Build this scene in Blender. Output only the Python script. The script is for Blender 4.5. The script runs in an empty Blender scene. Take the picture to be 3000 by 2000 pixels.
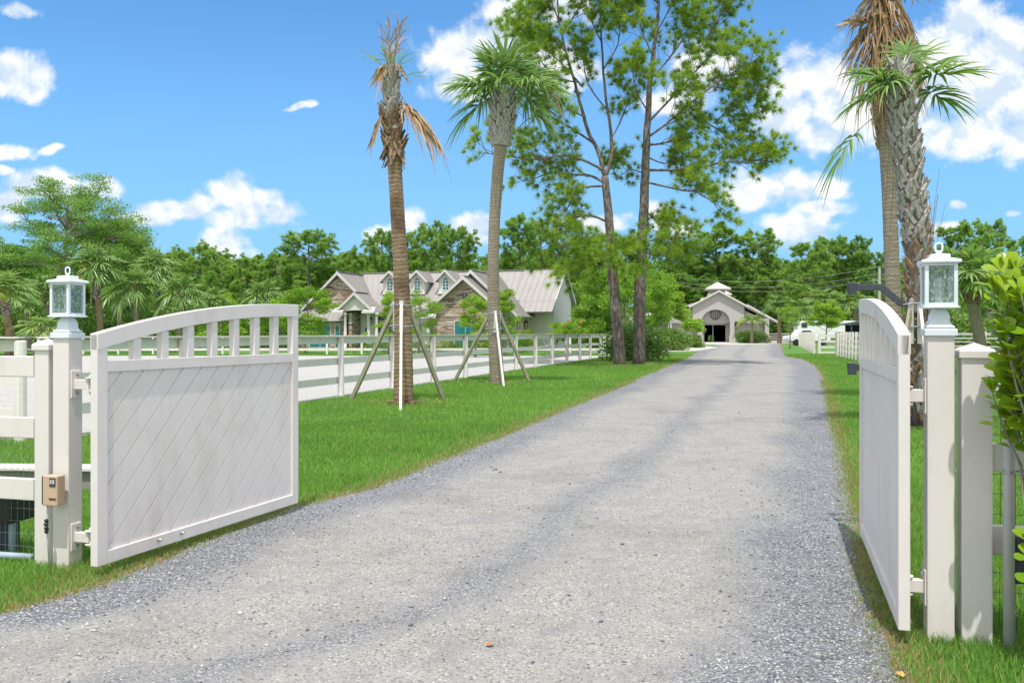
import bpy, bmesh, math, random
import numpy as np
from mathutils import Vector, Matrix
R=math.radians; PI=math.pi
C=bpy.context.scene.collection
rng=np.random.default_rng(7); random.seed(7)
F=2085.0; CX=1176.0; HY=764.4; H=1.55       # focal length and eye height behind the measurements
# ---------------- camera ----------------
cd=bpy.data.cameras.new('camera'); cam=bpy.data.objects.new('camera',cd); C.objects.link(cam)
cam.location=(0,0,H); cam.rotation_euler=(R(90),0,0)
cd.sensor_width=36; cd.lens=F/2352*36; cd.shift_y=-19.6/2352; cd.clip_end=6000; cd.clip_start=.1
bpy.context.scene.camera=cam
sc=bpy.context.scene
sc.view_settings.view_transform='Standard'; sc.view_settings.look='None'; sc.view_settings.gamma=1
sc.view_settings.exposure=0.33
sc.cycles.max_bounces=8; sc.cycles.diffuse_bounces=3; sc.cycles.transparent_max_bounces=12; sc.cycles.sample_clamp_indirect=6
# ---------------- sun ----------------
EL=R(70); AZ=(-.11,-.994)
S=Vector((AZ[0]*math.cos(EL),AZ[1]*math.cos(EL),math.sin(EL)))
sl=bpy.data.lights.new('sun','SUN'); sl.energy=3.6; sl.angle=R(.5); sl.color=(1,.965,.91)
so=bpy.data.objects.new('sun',sl); C.objects.link(so); so.rotation_euler=S.to_track_quat('Z','Y').to_euler(); so.location=(20,-20,60)
# ---------------- world: sky and cumulus by direction ----------------
wd=bpy.data.worlds.new('World'); sc.world=wd; wd.use_nodes=True
nt=wd.node_tree; nt.nodes.clear(); L=nt.links
def N(t,**k):
    n=nt.nodes.new(t)
    for a,b in k.items(): setattr(n,a,b)
    return n
out=N('ShaderNodeOutputWorld'); bg=N('ShaderNodeBackground'); L.new(bg.outputs[0],out.inputs[0])
sky=N('ShaderNodeTexSky',sky_type='NISHITA'); sky.sun_disc=False; sky.sun_elevation=EL; sky.sun_rotation=math.atan2(S.x,S.y)
sky.air_density=1.0; sky.dust_density=.6; sky.ozone_density=2.0
hsv=N('ShaderNodeHueSaturation'); hsv.inputs['Saturation'].default_value=1.0; hsv.inputs['Value'].default_value=1.0
L.new(sky.outputs[0],hsv.inputs['Color'])
tc=N('ShaderNodeTexCoord'); sp=N('ShaderNodeSeparateXYZ'); L.new(tc.outputs['Generated'],sp.inputs[0])
def M(op,a,b=None,c=None,cl=False):
    n=N('ShaderNodeMath',operation=op); n.use_clamp=cl
    for i,x in enumerate((a,b,c)):
        if x is None: continue
        if isinstance(x,(int,float)): n.inputs[i].default_value=x
        else: L.new(x,n.inputs[i])
    return n.outputs[0]
ay=M('MAXIMUM',M('ABSOLUTE',sp.outputs[1]),.05)
uu=M('DIVIDE',sp.outputs[0],ay); vv=M('DIVIDE',sp.outputs[2],ay)
cb=N('ShaderNodeCombineXYZ'); L.new(uu,cb.inputs[0]); L.new(vv,cb.inputs[1])
def VM(op,a,b):
    n=N('ShaderNodeVectorMath',operation=op)
    for i,x in enumerate((a,b)):
        if isinstance(x,tuple): n.inputs[i].default_value=x
        else: L.new(x,n.inputs[i])
    return n
def noise(vec,scale,det,rough=.55,col=False):
    n=N('ShaderNodeTexNoise'); n.inputs['Scale'].default_value=scale; n.inputs['Detail'].default_value=det; n.inputs['Roughness'].default_value=rough
    L.new(vec,n.inputs['Vector']); return n.outputs['Color'] if col else n.outputs['Fac']
w1=VM('SUBTRACT',noise(cb.outputs[0],9,3,col=True),(.5,.5,.5)); w1b=VM('MULTIPLY',w1.outputs[0],(.075,.05,0))
cc=VM('ADD',cb.outputs[0],w1b.outputs[0]).outputs[0]
CL=[(35,165,80,42),(15,150,45,35),(60,200,45,25),(45,15,50,16),(32,338,36,15),(120,346,28,12),(10,385,30,9),(100,425,65,30),(215,435,42,24),(15,470,55,35),
(340,488,55,24),(400,470,55,26),(465,468,60,26),(545,448,50,38),(575,470,60,28),(620,500,62,30),(540,505,60,26),(505,550,40,30),(520,590,48,20),(490,540,25,20),(870,540,32,18),(940,518,35,25),(1085,535,38,30),
(1060,105,70,58),(1170,28,55,36),(1060,200,68,44),(1012,130,38,42),(1130,90,60,60),(1260,150,90,60),(1600,150,70,50),(1560,220,60,30),(1390,520,55,20),(1540,522,60,18),(1500,490,40,20),
(1800,262,75,55),(1890,185,85,75),(1960,260,110,75),(2050,250,120,75),(2170,130,105,90),(2225,45,62,48),(2300,170,120,120),(2250,285,130,52),(2350,310,60,50),(1880,330,70,30),
(1795,432,95,38),(1905,430,55,28),(1740,455,50,28),(1880,484,62,16),(1828,530,74,30),(2190,470,18,12),(2165,535,28,20),(2320,490,18,7),(690,240,24,7),(1300,20,60,30)]
acc=None
for x,y,a,b in CL:
    d=VM('MULTIPLY',VM('SUBTRACT',cc,((x-CX)/F,(HY-y)/F,0)).outputs[0],(F/(a*1.3),F/(b*1.3),0))
    ln=N('ShaderNodeVectorMath',operation='LENGTH'); L.new(d.outputs[0],ln.inputs[0])
    acc=ln.outputs['Value'] if acc is None else M('SMOOTH_MIN',acc,ln.outputs['Value'],.25)
base=M('SUBTRACT',1.0,acc)
n1=noise(cb.outputs[0],19,9,.54)
up=VM('ADD',cb.outputs[0],(.003,.016,0)).outputs[0]; n2=noise(up,19,9,.54)
fld=M('ADD',base,M('MULTIPLY',M('SUBTRACT',n1,.5),1.7))
fld=M('ADD',fld,M('MULTIPLY',M('SUBTRACT',noise(cb.outputs[0],75,5,.6),.5),.75))
mr=N('ShaderNodeMapRange',interpolation_type='SMOOTHSTEP'); L.new(fld,mr.inputs[0]); mr.inputs[1].default_value=-.14; mr.inputs[2].default_value=.55
# broken cloud deck higher up and behind, beyond the picture, added for its neutral fill light
hi=N('ShaderNodeMapRange',interpolation_type='SMOOTHSTEP'); L.new(sp.outputs[2],hi.inputs[0]); hi.inputs[1].default_value=.42; hi.inputs[2].default_value=.62
bk=N('ShaderNodeMapRange',interpolation_type='SMOOTHSTEP'); L.new(sp.outputs[1],bk.inputs[0]); bk.inputs[1].default_value=.1; bk.inputs[2].default_value=-.3
dk=N('ShaderNodeMapRange',interpolation_type='SMOOTHSTEP'); L.new(noise(tc.outputs['Generated'],3.2,7,.55),dk.inputs[0]); dk.inputs[1].default_value=.28; dk.inputs[2].default_value=.42
deck=M('MULTIPLY',M('MAXIMUM',hi.outputs[0],bk.outputs[0]),dk.outputs[0])
alpha=M('MULTIPLY',M('MAXIMUM',mr.outputs[0],deck),.97)
lit=M('ADD',M('ADD',M('MULTIPLY',M('SUBTRACT',n1,n2),7.5),M('MULTIPLY',base,-.35)),.74,cl=True)
cmix=N('ShaderNodeMix',data_type='RGBA'); L.new(lit,cmix.inputs[0]); cmix.inputs[6].default_value=(5.6,6.6,7.7,1); cmix.inputs[7].default_value=(8.6,8.7,8.8,1)
# thin veil low in the sky
veil=N('ShaderNodeMix',data_type='RGBA'); vf=N('ShaderNodeMapRange'); L.new(vv,vf.inputs[0]); vf.inputs[1].default_value=.34; vf.inputs[2].default_value=.04; vf.inputs[3].default_value=0; vf.inputs[4].default_value=.8
L.new(vf.outputs[0],veil.inputs[0]); tint=N('ShaderNodeMix',data_type='RGBA',blend_type='MULTIPLY'); tint.inputs[0].default_value=1; L.new(hsv.outputs[0],tint.inputs[6]); tint.inputs[7].default_value=(.74,1.26,1.6,1); L.new(tint.outputs[2],veil.inputs[6]); veil.inputs[7].default_value=(2.2,4.6,7.9,1)
smx=N('ShaderNodeMix',data_type='RGBA'); L.new(alpha,smx.inputs[0]); L.new(veil.outputs[2],smx.inputs[6]); L.new(cmix.outputs[2],smx.inputs[7])
L.new(smx.outputs[2],bg.inputs[0]); bg.inputs[1].default_value=.1
wd.cycles.sampling_method='MANUAL'; wd.cycles.sample_map_resolution=512
# ---------------- helpers ----------------
def D(y,z=0): return (H-z)*F/(y-HY)
def G(x,y,z=0):
    d=D(y,z); return Vector(((x-CX)/F*d,d,z))
def W(x,y,d): return Vector(((x-CX)/F*d,d,H+(HY-y)/F*d))
def px(x,d): return (x-CX)/F*d
def hz(y,d): return H+(HY-y)/F*d
def tag(o,label=None,cat=None,group=None,kind=None):
    if label: o['label']=label
    if cat: o['category']=cat
    if group: o['group']=group
    if kind: o['kind']=kind
    return o
def empty(name,loc=(0,0,0),rz=0,label=None,cat=None,group=None):
    o=bpy.data.objects.new(name,None); C.objects.link(o); o.location=loc; o.rotation_euler=(0,0,rz); o.empty_display_size=.2
    return tag(o,label,cat,group)
def copy_tree(o,parent=None):
    c=o.copy(); C.objects.link(c); c.parent=parent
    for ch in o.children: copy_tree(ch,c)
    return c
class MB:
    def __init__(s): s.v=[]; s.f=[]; s.at=[]
    def add(s,vs,fs):
        b=len(s.v); s.v+= [tuple(v) for v in vs]; s.f+=[tuple(b+i for i in f) for f in fs]; return s
    def box(s,c,d,m=None):
        x,y,z=d[0]/2,d[1]/2,d[2]/2
        vs=[Vector((i*x,j*y,k*z)) for k in(-1,1) for j in(-1,1) for i in(-1,1)]
        if m is not None: vs=[m@v for v in vs]
        c=Vector(c); vs=[v+c for v in vs]
        return s.add(vs,[(0,2,3,1),(4,5,7,6),(0,1,5,4),(2,6,7,3),(0,4,6,2),(1,3,7,5)])
    def bb(s,x0,x1,y0,y1,z0,z1): return s.box(((x0+x1)/2,(y0+y1)/2,(z0+z1)/2),(x1-x0,y1-y0,z1-z0))
    def bar(s,a,b,w,h,up=(0,0,1)):
        a=Vector(a);b=Vector(b);d=(b-a); l=d.length; d.normalize(); u=Vector(up)
        if abs(d.dot(u))>.99: u=Vector((0,1,0))
        sd=d.cross(u).normalized(); u=sd.cross(d).normalized()
        m=Matrix((d,sd,u)).transposed()
        return s.box((a+b)/2,(l,w,h),m)
    def tube(s,pts,rad,n=8,cap=True):
        pts=[Vector(p) for p in pts]; k=len(pts)
        if not hasattr(rad,'__len__'): rad=[rad]*k
        b=len(s.v); ref=None
        for i,p in enumerate(pts):
            t=(pts[min(i+1,k-1)]-pts[max(i-1,0)]).normalized()
            if ref is None: ref=t.orthogonal().normalized()
            ref=(ref-t*ref.dot(t)).normalized(); q=t.cross(ref)
            for j in range(n):
                a=2*PI*j/n; s.v.append(tuple(p+(ref*math.cos(a)+q*math.sin(a))*rad[i]))
        for i in range(k-1):
            for j in range(n):
                j2=(j+1)%n; s.f.append((b+i*n+j,b+i*n+j2,b+(i+1)*n+j2,b+(i+1)*n+j))
        if cap and n>3: s.f.append(tuple(b+j for j in range(n))[::-1]); s.f.append(tuple(b+(k-1)*n+j for j in range(n)))
        return s
    def lathe(s,c,prof,n=16,square=False,rot=0):
        c=Vector(c); b=len(s.v); k=len(prof)
        if square: n=4
        for r,z in prof:
            for j in range(n):
                a=2*PI*j/n+rot; s.v.append((c.x+r*math.cos(a),c.y+r*math.sin(a),c.z+z))
        for i in range(k-1):
            for j in range(n):
                j2=(j+1)%n; s.f.append((b+i*n+j,b+i*n+j2,b+(i+1)*n+j2,b+(i+1)*n+j))
        s.f.append(tuple(b+j for j in range(n))[::-1]); s.f.append(tuple(b+(k-1)*n+j for j in range(n)))
        return s
    def prism(s,poly,vec):
        n=len(poly); vec=Vector(vec); p=[Vector(q) for q in poly]
        b=len(s.v); s.v+=[tuple(q) for q in p]+[tuple(q+vec) for q in p]
        s.f.append(tuple(b+i for i in range(n))[::-1]); s.f.append(tuple(b+n+i for i in range(n)))
        for i in range(n):
            j=(i+1)%n; s.f.append((b+i,b+j,b+n+j,b+n+i))
        return s
    def ico(s,c,r,sx=1,sy=1,sz=1,j=0):
        bm=bmesh.new(); bmesh.ops.create_icosphere(bm,subdivisions=1,radius=1)
        vs=[Vector((v.co.x*sx*r*(1+random.uniform(-j,j)),v.co.y*sy*r*(1+random.uniform(-j,j)),v.co.z*sz*r*(1+random.uniform(-j,j))))+Vector(c) for v in bm.verts]
        fs=[[v.index for v in f.verts] for f in bm.faces]; bm.free(); return s.add(vs,fs)
    def build(s,name,m,parent=None,smooth=False,bevel=0,label=None,fix=True):
        me=bpy.data.meshes.new(name); me.from_pydata(s.v,[],s.f)
        if fix:
            bm=bmesh.new(); bm.from_mesh(me); bmesh.ops.recalc_face_normals(bm,faces=bm.faces); bm.to_mesh(me); bm.free()
        if smooth:
            me.polygons.foreach_set('use_smooth',[True]*len(me.polygons))
        me.materials.append(m); o=bpy.data.objects.new(name,me); C.objects.link(o); o.parent=parent
        if bevel:
            md=o.modifiers.new('bevel','BEVEL'); md.width=bevel; md.segments=2; md.limit_method='ANGLE'; md.harden_normals=False
        if label: o['label']=label
        return o
def np_mesh(name,V,Fc,m,parent=None,rnd=None,smooth=False):
    """V (n,3), Fc (f,k) constant polygon size; rnd per-vertex random tint"""
    me=bpy.data.meshes.new(name); V=np.asarray(V,np.float32); Fc=np.asarray(Fc,np.int32); k=Fc.shape[1]
    me.vertices.add(len(V)); me.vertices.foreach_set('co',V.ravel())
    me.loops.add(Fc.size); me.loops.foreach_set('vertex_index',Fc.ravel())
    me.polygons.add(len(Fc)); me.polygons.foreach_set('loop_start',np.arange(len(Fc),dtype=np.int32)*k)
    me.update(calc_edges=True)
    if rnd is not None:
        a=me.attributes.new('rnd','FLOAT','POINT'); a.data.foreach_set('value',np.asarray(rnd,np.float32).ravel())
    if smooth: me.polygons.foreach_set('use_smooth',np.ones(len(Fc),bool))
    me.materials.append(m); o=bpy.data.objects.new(name,me); C.objects.link(o); o.parent=parent
    return o
def unit(a): return a/np.maximum(np.linalg.norm(a,axis=-1,keepdims=True),1e-9)
# ---------------- materials ----------------
class NM:
    def __init__(s,name):
        s.m=bpy.data.materials.new(name); s.m.use_nodes=True; s.t=s.m.node_tree; s.b=s.t.nodes['Principled BSDF']; s.o=s.t.nodes['Material Output']
        s.tc=s.t.nodes.new('ShaderNodeTexCoord')
    def n(s,t,ins=None,**k):
        x=s.t.nodes.new(t)
        for a,b in k.items(): setattr(x,a,b)
        for a,b in (ins or {}).items():
            if hasattr(b,'links') or hasattr(b,'is_output'): s.t.links.new(b,x.inputs[a])
            else: x.inputs[a].default_value=b
        return x
    def noise(s,scale,det=4,vec=None,rough=.55,dist=0): return s.n('ShaderNodeTexNoise',{'Vector':vec or s.tc.outputs['Object'],'Scale':scale,'Detail':det,'Roughness':rough,'Distortion':dist}).outputs['Fac']
    def map(s,v,a,b,c=0.,d=1.): return s.n('ShaderNodeMapRange',{0:v,1:a,2:b,3:c,4:d}).outputs[0]
    def mix(s,f,a,b,bt='MIX'):
        x=s.n('ShaderNodeMix',data_type='RGBA',blend_type=bt)
        for i,q in ((0,f),(6,a),(7,b)):
            if isinstance(q,tuple): q=(*q[:3],1)
            if hasattr(q,'is_output'): s.t.links.new(q,x.inputs[i])
            else: x.inputs[i].default_value=q
        return x.outputs[2]
    def math(s,op,a,b=0.,cl=False):
        x=s.n('ShaderNodeMath',{0:a,1:b},operation=op); x.use_clamp=cl; return x.outputs[0]
    def vec(s,sc,src='Object',rot=(0,0,0),loc=(0,0,0)): return s.n('ShaderNodeMapping',{'Vector':s.tc.outputs[src],'Scale':sc,'Rotation':rot,'Location':loc}).outputs[0]
    def set(s,**k):
        for a,b in k.items():
            a=a.replace('_',' ')
            if isinstance(b,tuple): b=(*b[:3],1)
            if hasattr(b,'is_output'): s.t.links.new(b,s.b.inputs[a])
            else: s.b.inputs[a].default_value=b
        return s
    def bump(s,h,st=.3,dist=.01):
        x=s.n('ShaderNodeBump',{'Height':h,'Strength':st,'Distance':dist}); s.t.links.new(x.outputs[0],s.b.inputs['Normal']); return s
def plain(name,col,rough=.5,metal=0,ns=6,amt=.12,bs=None,bst=.2,bd=.003,vs=None):
    n=NM(name); v=n.vec(vs) if vs else None
    f=n.noise(ns,5,v); c=tuple(max(0,x*(1-amt)) for x in col); c2=tuple(min(1,x*(1+amt*.6)) for x in col)
    n.set(Base_Color=n.mix(n.map(f,.3,.7),c,c2),Roughness=rough,Metallic=metal)
    if bs: n.bump(n.noise(bs,4,v),bst,bd)
    return n.m
def foliage(name,c1,c2,trans=.35,rough=.45,c3=None,gloss=.3):
    n=NM(name); a=n.n('ShaderNodeAttribute'); a.attribute_name='rnd'; oi=n.n('ShaderNodeObjectInfo')
    f=n.math('ADD',n.math('MULTIPLY',a.outputs['Fac'],.8),n.math('MULTIPLY',oi.outputs['Random'],.3),True)
    col=n.mix(f,c1,c2)
    if c3: col=n.mix(n.map(a.outputs['Fac'],.9,1.),col,c3)
    n.set(Base_Color=col,Roughness=rough); n.b.inputs['Specular IOR Level'].default_value=gloss
    tr=n.n('ShaderNodeBsdfTranslucent'); tcol=n.mix(.5,col,n.mix(1.,col,(1.,1.15,.35),'MULTIPLY')); n.t.links.new(tcol,tr.inputs[0])
    ms=n.n('ShaderNodeMixShader',{0:trans}); n.t.links.new(n.b.outputs[0],ms.inputs[1]); n.t.links.new(tr.outputs[0],ms.inputs[2]); n.t.links.new(ms.outputs[0],n.o.inputs[0])
    return n.m
MT={}
def white_paint(name,col,dirt=.5,grain=None):
    n=NM(name); st=n.noise(3,6,n.vec((1,1,.35)),.75); fine=n.noise(60,3)
    c=n.mix(n.map(st,.47,.75,0,dirt),col,tuple(x*.72 for x in (col[0],col[1]*.98,col[2]*.93)))
    if grain:
        g=n.noise(grain,6,n.vec((1,1,14)),.65); c=n.mix(n.map(g,.5,.78,0,.4),c,(.50,.49,.48))
    c=n.mix(n.map(fine,.68,.74,0,.25),c,(.35,.33,.3))
    n.set(Base_Color=c,Roughness=.5); n.bump(n.noise(40,3,n.vec((1,1,.2))),.12,.002); return n.m
MT['white']=white_paint('white_vinyl',(.745,.695,.665),.6)
MT['wood_white']=white_paint('worn_white_board',(.83,.775,.75),.45,3.0)
MT['lamp']=plain('white_lamp_metal',(.76,.82,.88),.35,0,8,.05,bs=90,bst=.1)
MT['steel']=plain('galvanised',(.45,.47,.5),.45,.8,20,.2)
MT['black']=plain('black_plastic',(.02,.022,.026),.4,0,30,.3)
MT['slate']=plain('charcoal_steel',(.055,.065,.085),.5,0,60,.35,bs=200,bst=.3)
MT['tan']=plain('tan_plastic',(.56,.40,.28),.5,0,10,.12)
MT['conduit']=plain('grey_pipe',(.52,.52,.52),.5,0,10,.1)
MT['stucco']=plain('grey_stucco',(.46,.44,.425),.9,0,3,.06,bs=25,bst=.3,bd=.01)
MT['stucco_w']=plain('white_stucco',(.70,.68,.66),.9,0,3,.05,bs=25,bst=.2,bd=.01)
MT['cream']=plain('cream_panel',(.68,.55,.46),.7,0,3,.06)
MT['trim']=plain('pale_trim',(.62,.60,.585),.6,0,3,.05)
MT['roof']=plain('taupe_metal_roof',(.335,.32,.303),.42,.15,.6,.07)
MT['roof_l']=plain('pale_roof',(.50,.46,.43),.6,0,2,.08)
MT['dark']=plain('interior_shade',(.01,.011,.012),.8)  # near-black colour stands in for the shade indoors
MT['iron']=plain('black_iron',(.02,.018,.016),.5,.4)
MT['bulb']=plain('white_bulb',(.8,.82,.84),.25)
MT['rope']=plain('blue_strap',(.30,.38,.46),.6)
n=NM('teal_glass'); n.set(Base_Color=n.mix(n.map(n.n('ShaderNodeTexWave',{'Vector':n.vec((0,0,1)),'Scale':9.,'Distortion':0.},wave_type='BANDS',bands_direction='Z').outputs['Fac'],.3,.8),(.015,.12,.13),(.03,.27,.27)),Roughness=.12); MT['teal']=n.m
n=NM('dark_glass'); n.set(Base_Color=(.03,.04,.045),Roughness=.08); MT['glass']=n.m
n=NM('seedy_glass'); sd=n.noise(90,3,n.vec((1,1,.5))); n.set(Base_Color=n.mix(n.map(sd,.5,.72),(.20,.30,.27),(.60,.70,.68)),Roughness=.12,Alpha=n.map(sd,.48,.7,.22,.6)); n.bump(sd,.3,.002); MT['seedy']=n.m
# ---------------- ground materials ----------------
n=NM('lawn_soil'); gp=n.n('ShaderNodeNewGeometry').outputs['Position']
a=n.noise(.35,5,gp); b=n.noise(6,4,gp); c_=n.noise(60,3,gp,.7)
col=n.mix(n.map(a,.35,.65),(.05,.15,.016),(.10,.24,.03)); col=n.mix(n.map(b,.35,.7,0,.5),col,(.15,.26,.045)); col=n.mix(n.map(c_,.5,.65,0,.75),col,(.045,.12,.012))
n.set(Base_Color=col,Roughness=.9); n.bump(c_,.6,.02); MT['ground']=n.m
n=NM('gravel'); gp=n.n('ShaderNodeNewGeometry').outputs['Position']; uv=n.tc.outputs['UV']
vo=n.n('ShaderNodeTexVoronoi',{'Vector':gp,'Scale':95.,'Randomness':1.}); vo2=n.n('ShaderNodeTexVoronoi',{'Vector':gp,'Scale':210.})
sx=n.n('ShaderNodeSeparateXYZ',{0:uv})
sep=n.n('ShaderNodeSeparateColor',{0:vo.outputs['Color']}); sep2=n.n('ShaderNodeSeparateColor',{0:vo2.outputs['Color']})
st=n.map(sep.outputs[0],0,1)
stone=n.mix(st,(.08,.086,.10),(.35,.358,.385)); stone=n.mix(n.map(sep.outputs[1],.86,.92),stone,(.62,.62,.63)); stone=n.mix(n.map(sep.outputs[2],.93,.96,0,.6),stone,(.30,.24,.18))
stone=n.mix(n.map(vo.outputs['Distance'],.3,.75,0,.6),stone,(.05,.055,.07))
fine=n.mix(sep2.outputs[0],(.24,.23,.215),(.37,.358,.338)); fine=n.mix(n.map(sep.outputs[1],.80,.84,0,.75),fine,(.10,.10,.10)); fine=n.mix(n.map(sep.outputs[2],.955,.98,0,.8),fine,(.55,.54,.52))
# worn tracks: bands across the drive (uv x), stretched patchy noise
wn=n.noise(.9,6,n.n('ShaderNodeMapping',{'Vector':gp,'Rotation':(0,0,R(-15)),'Scale':(1.1,.33,1)}).outputs[0],.6,.3)
wv=n.math('ADD',sx.outputs[0],n.math('MULTIPLY',n.math('SUBTRACT',wn,.5),.26))
tr=None
for c0,wd_ in ((.30,.16),(.68,.155)):
    d=n.math('ABSOLUTE',n.math('SUBTRACT',wv,c0)); t=n.map(d,wd_+.055,wd_-.045); tr=t if tr is None else n.math('MAXIMUM',tr,t)
tr=n.math('MULTIPLY',tr,n.map(n.noise(2.6,6,gp,.7),.25,.55,.45,1.))
tr=n.math('ADD',tr,n.math('MULTIPLY',n.math('SUBTRACT',n.noise(14,4,gp),.5),.5),True)
col=n.mix(tr,stone,fine)
big=n.noise(.8,5,gp); col=n.mix(n.map(big,.5,.72,0,.5),col,n.mix(1.,col,(.62,.60,.56),'MULTIPLY')); m2=n.noise(7,5,gp,.65); col=n.mix(n.map(m2,.45,.7,0,.45),col,n.mix(1.,col,(.7,.69,.67),'MULTIPLY'))
n.set(Base_Color=col,Roughness=.9)
hgt=n.math('MULTIPLY',n.math('SUBTRACT',1.,vo.outputs['Distance']),n.math('SUBTRACT',1.1,tr)); n.bump(n.math('ADD',hgt,n.math('MULTIPLY',sep2.outputs[1],.15)),.75,.008); MT['gravel']=n.m
n=NM('verge_soil'); gp=n.n('ShaderNodeNewGeometry').outputs['Position']; a=n.noise(40,5,gp,.7); n.set(Base_Color=n.mix(n.map(a,.35,.65),(.09,.06,.04),(.34,.27,.17)),Roughness=.95); n.bump(a,.8,.02); MT['soil']=n.m
n=NM('arena_sand'); gp=n.n('ShaderNodeNewGeometry').outputs['Position']; a=n.noise(9,6,gp,.7); b=n.noise(2,4,n.n('ShaderNodeMapping',{'Vector':gp,'Scale':(.3,1.4,1)}).outputs[0]); sp2=n.noise(4,8,gp,.9); n.set(Base_Color=n.mix(n.map(sp2,.54,.64,0,.75),n.mix(n.map(n.math('ADD',a,n.math('MULTIPLY',b,.25)),.45,.8),(.31,.30,.285),(.52,.51,.495)),(.20,.19,.18)),Roughness=.95); n.bump(a,.9,.05); MT['sand']=n.m
MT['paving']=plain('pale_paving',(.47,.44,.41),.9,0,2,.1,bs=30,bst=.4)
MT['mulch']=plain('mulch',(.06,.035,.022),.95,0,30,.5,bs=40,bst=1,bd=.03)
# ---------------- driveway outline ----------------
Lp=[(-12,-5),(-8,1.5),(-4.8,4.1)]+[tuple(G(*p)[:2]) for p in ((0,1412),(250,1340),(480,1240),(680,1166),(850,1124),(960,1080),(1190,987),(1300,939),(1402,898),(1513,851.6),(1582,822),(1604,808),(1626,799),(1654,791.5),(1646,786.5))]
Rp=[(9,-5),(3.2,0),(2.05,2.5)]+[tuple(G(*p)[:2]) for p in ((2071,1568),(2061,1509),(2008,1421),(1973,1264),(1931,1037),(1915,980),(1900,900),(1888,867),(1873,842.5),(1843,825.5),(1801,818),(1792,793),(1785,786.5))]
def interp(P,y): return float(np.interp(y,[p[1] for p in P],[p[0] for p in P]))
def Lx(y): return np.interp(y,[p[1] for p in Lp],[p[0] for p in Lp])
def Rx(y): return np.interp(y,[p[1] for p in Rp],[p[0] for p in Rp])
_jr=np.random.default_rng(9); _jx=np.cumsum(_jr.uniform(.03,.22,1600))-6; _jv=_jr.normal(0,.7,1600); _jx2=np.cumsum(_jr.uniform(.4,1.6,400))-6; _jv2=_jr.normal(0,.8,400)
def jit(y,s,a):
    return a*(float(np.interp(y+s*.0,_jx,_jv))+float(np.interp(y+s*7,_jx2,_jv2)))
def strip(name,m,z,off,amp,seed):
    ys=[]; y=-5.
    while y<150: ys.append(y); y+=.04+max(0,y)*.012
    V=[];Fs=[];uv=[]; K=13
    for y in ys:
        k=min(1,1+0*y); l=interp(Lp,y)-off+jit(y,seed,amp*(1+y*.03)); r=interp(Rp,y)+off+jit(y,seed+4,amp*(1+y*.03))
        for i in range(K):
            t=i/(K-1); V.append((l+(r-l)*t,y,z)); uv.append(t)
    for j in range(len(ys)-1):
        for i in range(K-1): a=j*K+i; Fs.append((a,a+1,a+K+1,a+K))
    o=np_mesh(name,V,Fs,m); ul=o.data.uv_layers.new(name='uv')
    vi=np.zeros(len(o.data.loops),np.int32); o.data.loops.foreach_get('vertex_index',vi)
    U=np.zeros((len(vi),2),np.float32); U[:,0]=np.array(uv)[vi]; U[:,1]=np.array(V)[vi,1]*.1; ul.data.foreach_set('uv',U.ravel())
    return o
def sheet(name,pts,z,m,kind='structure'):
    o=MB().add([(p[0],p[1],z) for p in pts],[tuple(range(len(pts)))]).build(name,m); return tag(o,kind=kind)
sheet('ground',[(-2500,-300),(2500,-300),(2500,4500),(-2500,4500)],0,MT['ground'])
tag(strip('verge_soil',MT['soil'],.004,.06,.055,1.),kind='structure')
tag(strip('driveway',MT['gravel'],.008,0,.03,2.),kind='structure')
# riding arena of pale sand
FA=Vector((-6.81,13.0)); FD=Vector((.269,.963))            # near corner and run of the arena fence
def fl(t): return FA+FD*t
ar=[(-60,13.25)]; 
for i in range(40): ar.append((-40+i*.84+.1*math.sin(i*3.),13.1+.12*math.sin(i*1.7)+.05*math.sin(i*4.3)))
for i in range(80):
    p=fl(i*.6)+Vector((.963,-.269))*(.12+.07*math.sin(i*1.3)+.05*math.sin(i*3.1)); ar.append((p.x,p.y))
ar+=[(8.5,61.5),(-60,61.5)]
sheet('arena_sand',ar,.006,MT['sand'])
# side drive of pale paving, left of the main drive
sd=[G(1510,809),G(1600,806),G(1650,798),G(1600,792.5),G(1560,794),G(1500,794.5),G(1440,797),G(1440,806)]
sheet('side_drive',[p[:2] for p in sd],.010,MT['paving'])
sheet('barn_apron',[p[:2] for p in (G(1500,788.5),G(1500,785),G(1700,783.5),G(2000,783.5),G(2000,788.5),G(1790,789.5),G(1700,791.5),G(1640,791.5))],.012,MT['paving'])
# soil beds under the clusia and around the palms
def bed(name,c,r,m,n_=28,z=.006,sy=1):
    return sheet(name,[(c[0]+r*(1+.12*math.sin(i*2.1)+.08*math.sin(i*5.3))*math.cos(2*PI*i/n_),c[1]+sy*r*(1+.12*math.sin(i*2.1)+.08*math.sin(i*5.3))*math.sin(2*PI*i/n_)) for i in range(n_)],z,m)
bed('mulch_bed',(3.75,4.9),.62,MT['mulch'],z=.014)
bed('palm_soil_ring',(-2.39,19.9),.48,MT['mulch'],z=.014)
bed('palm_soil_disc',(6.62,14.9),.6,MT['mulch'],z=.014)
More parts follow.
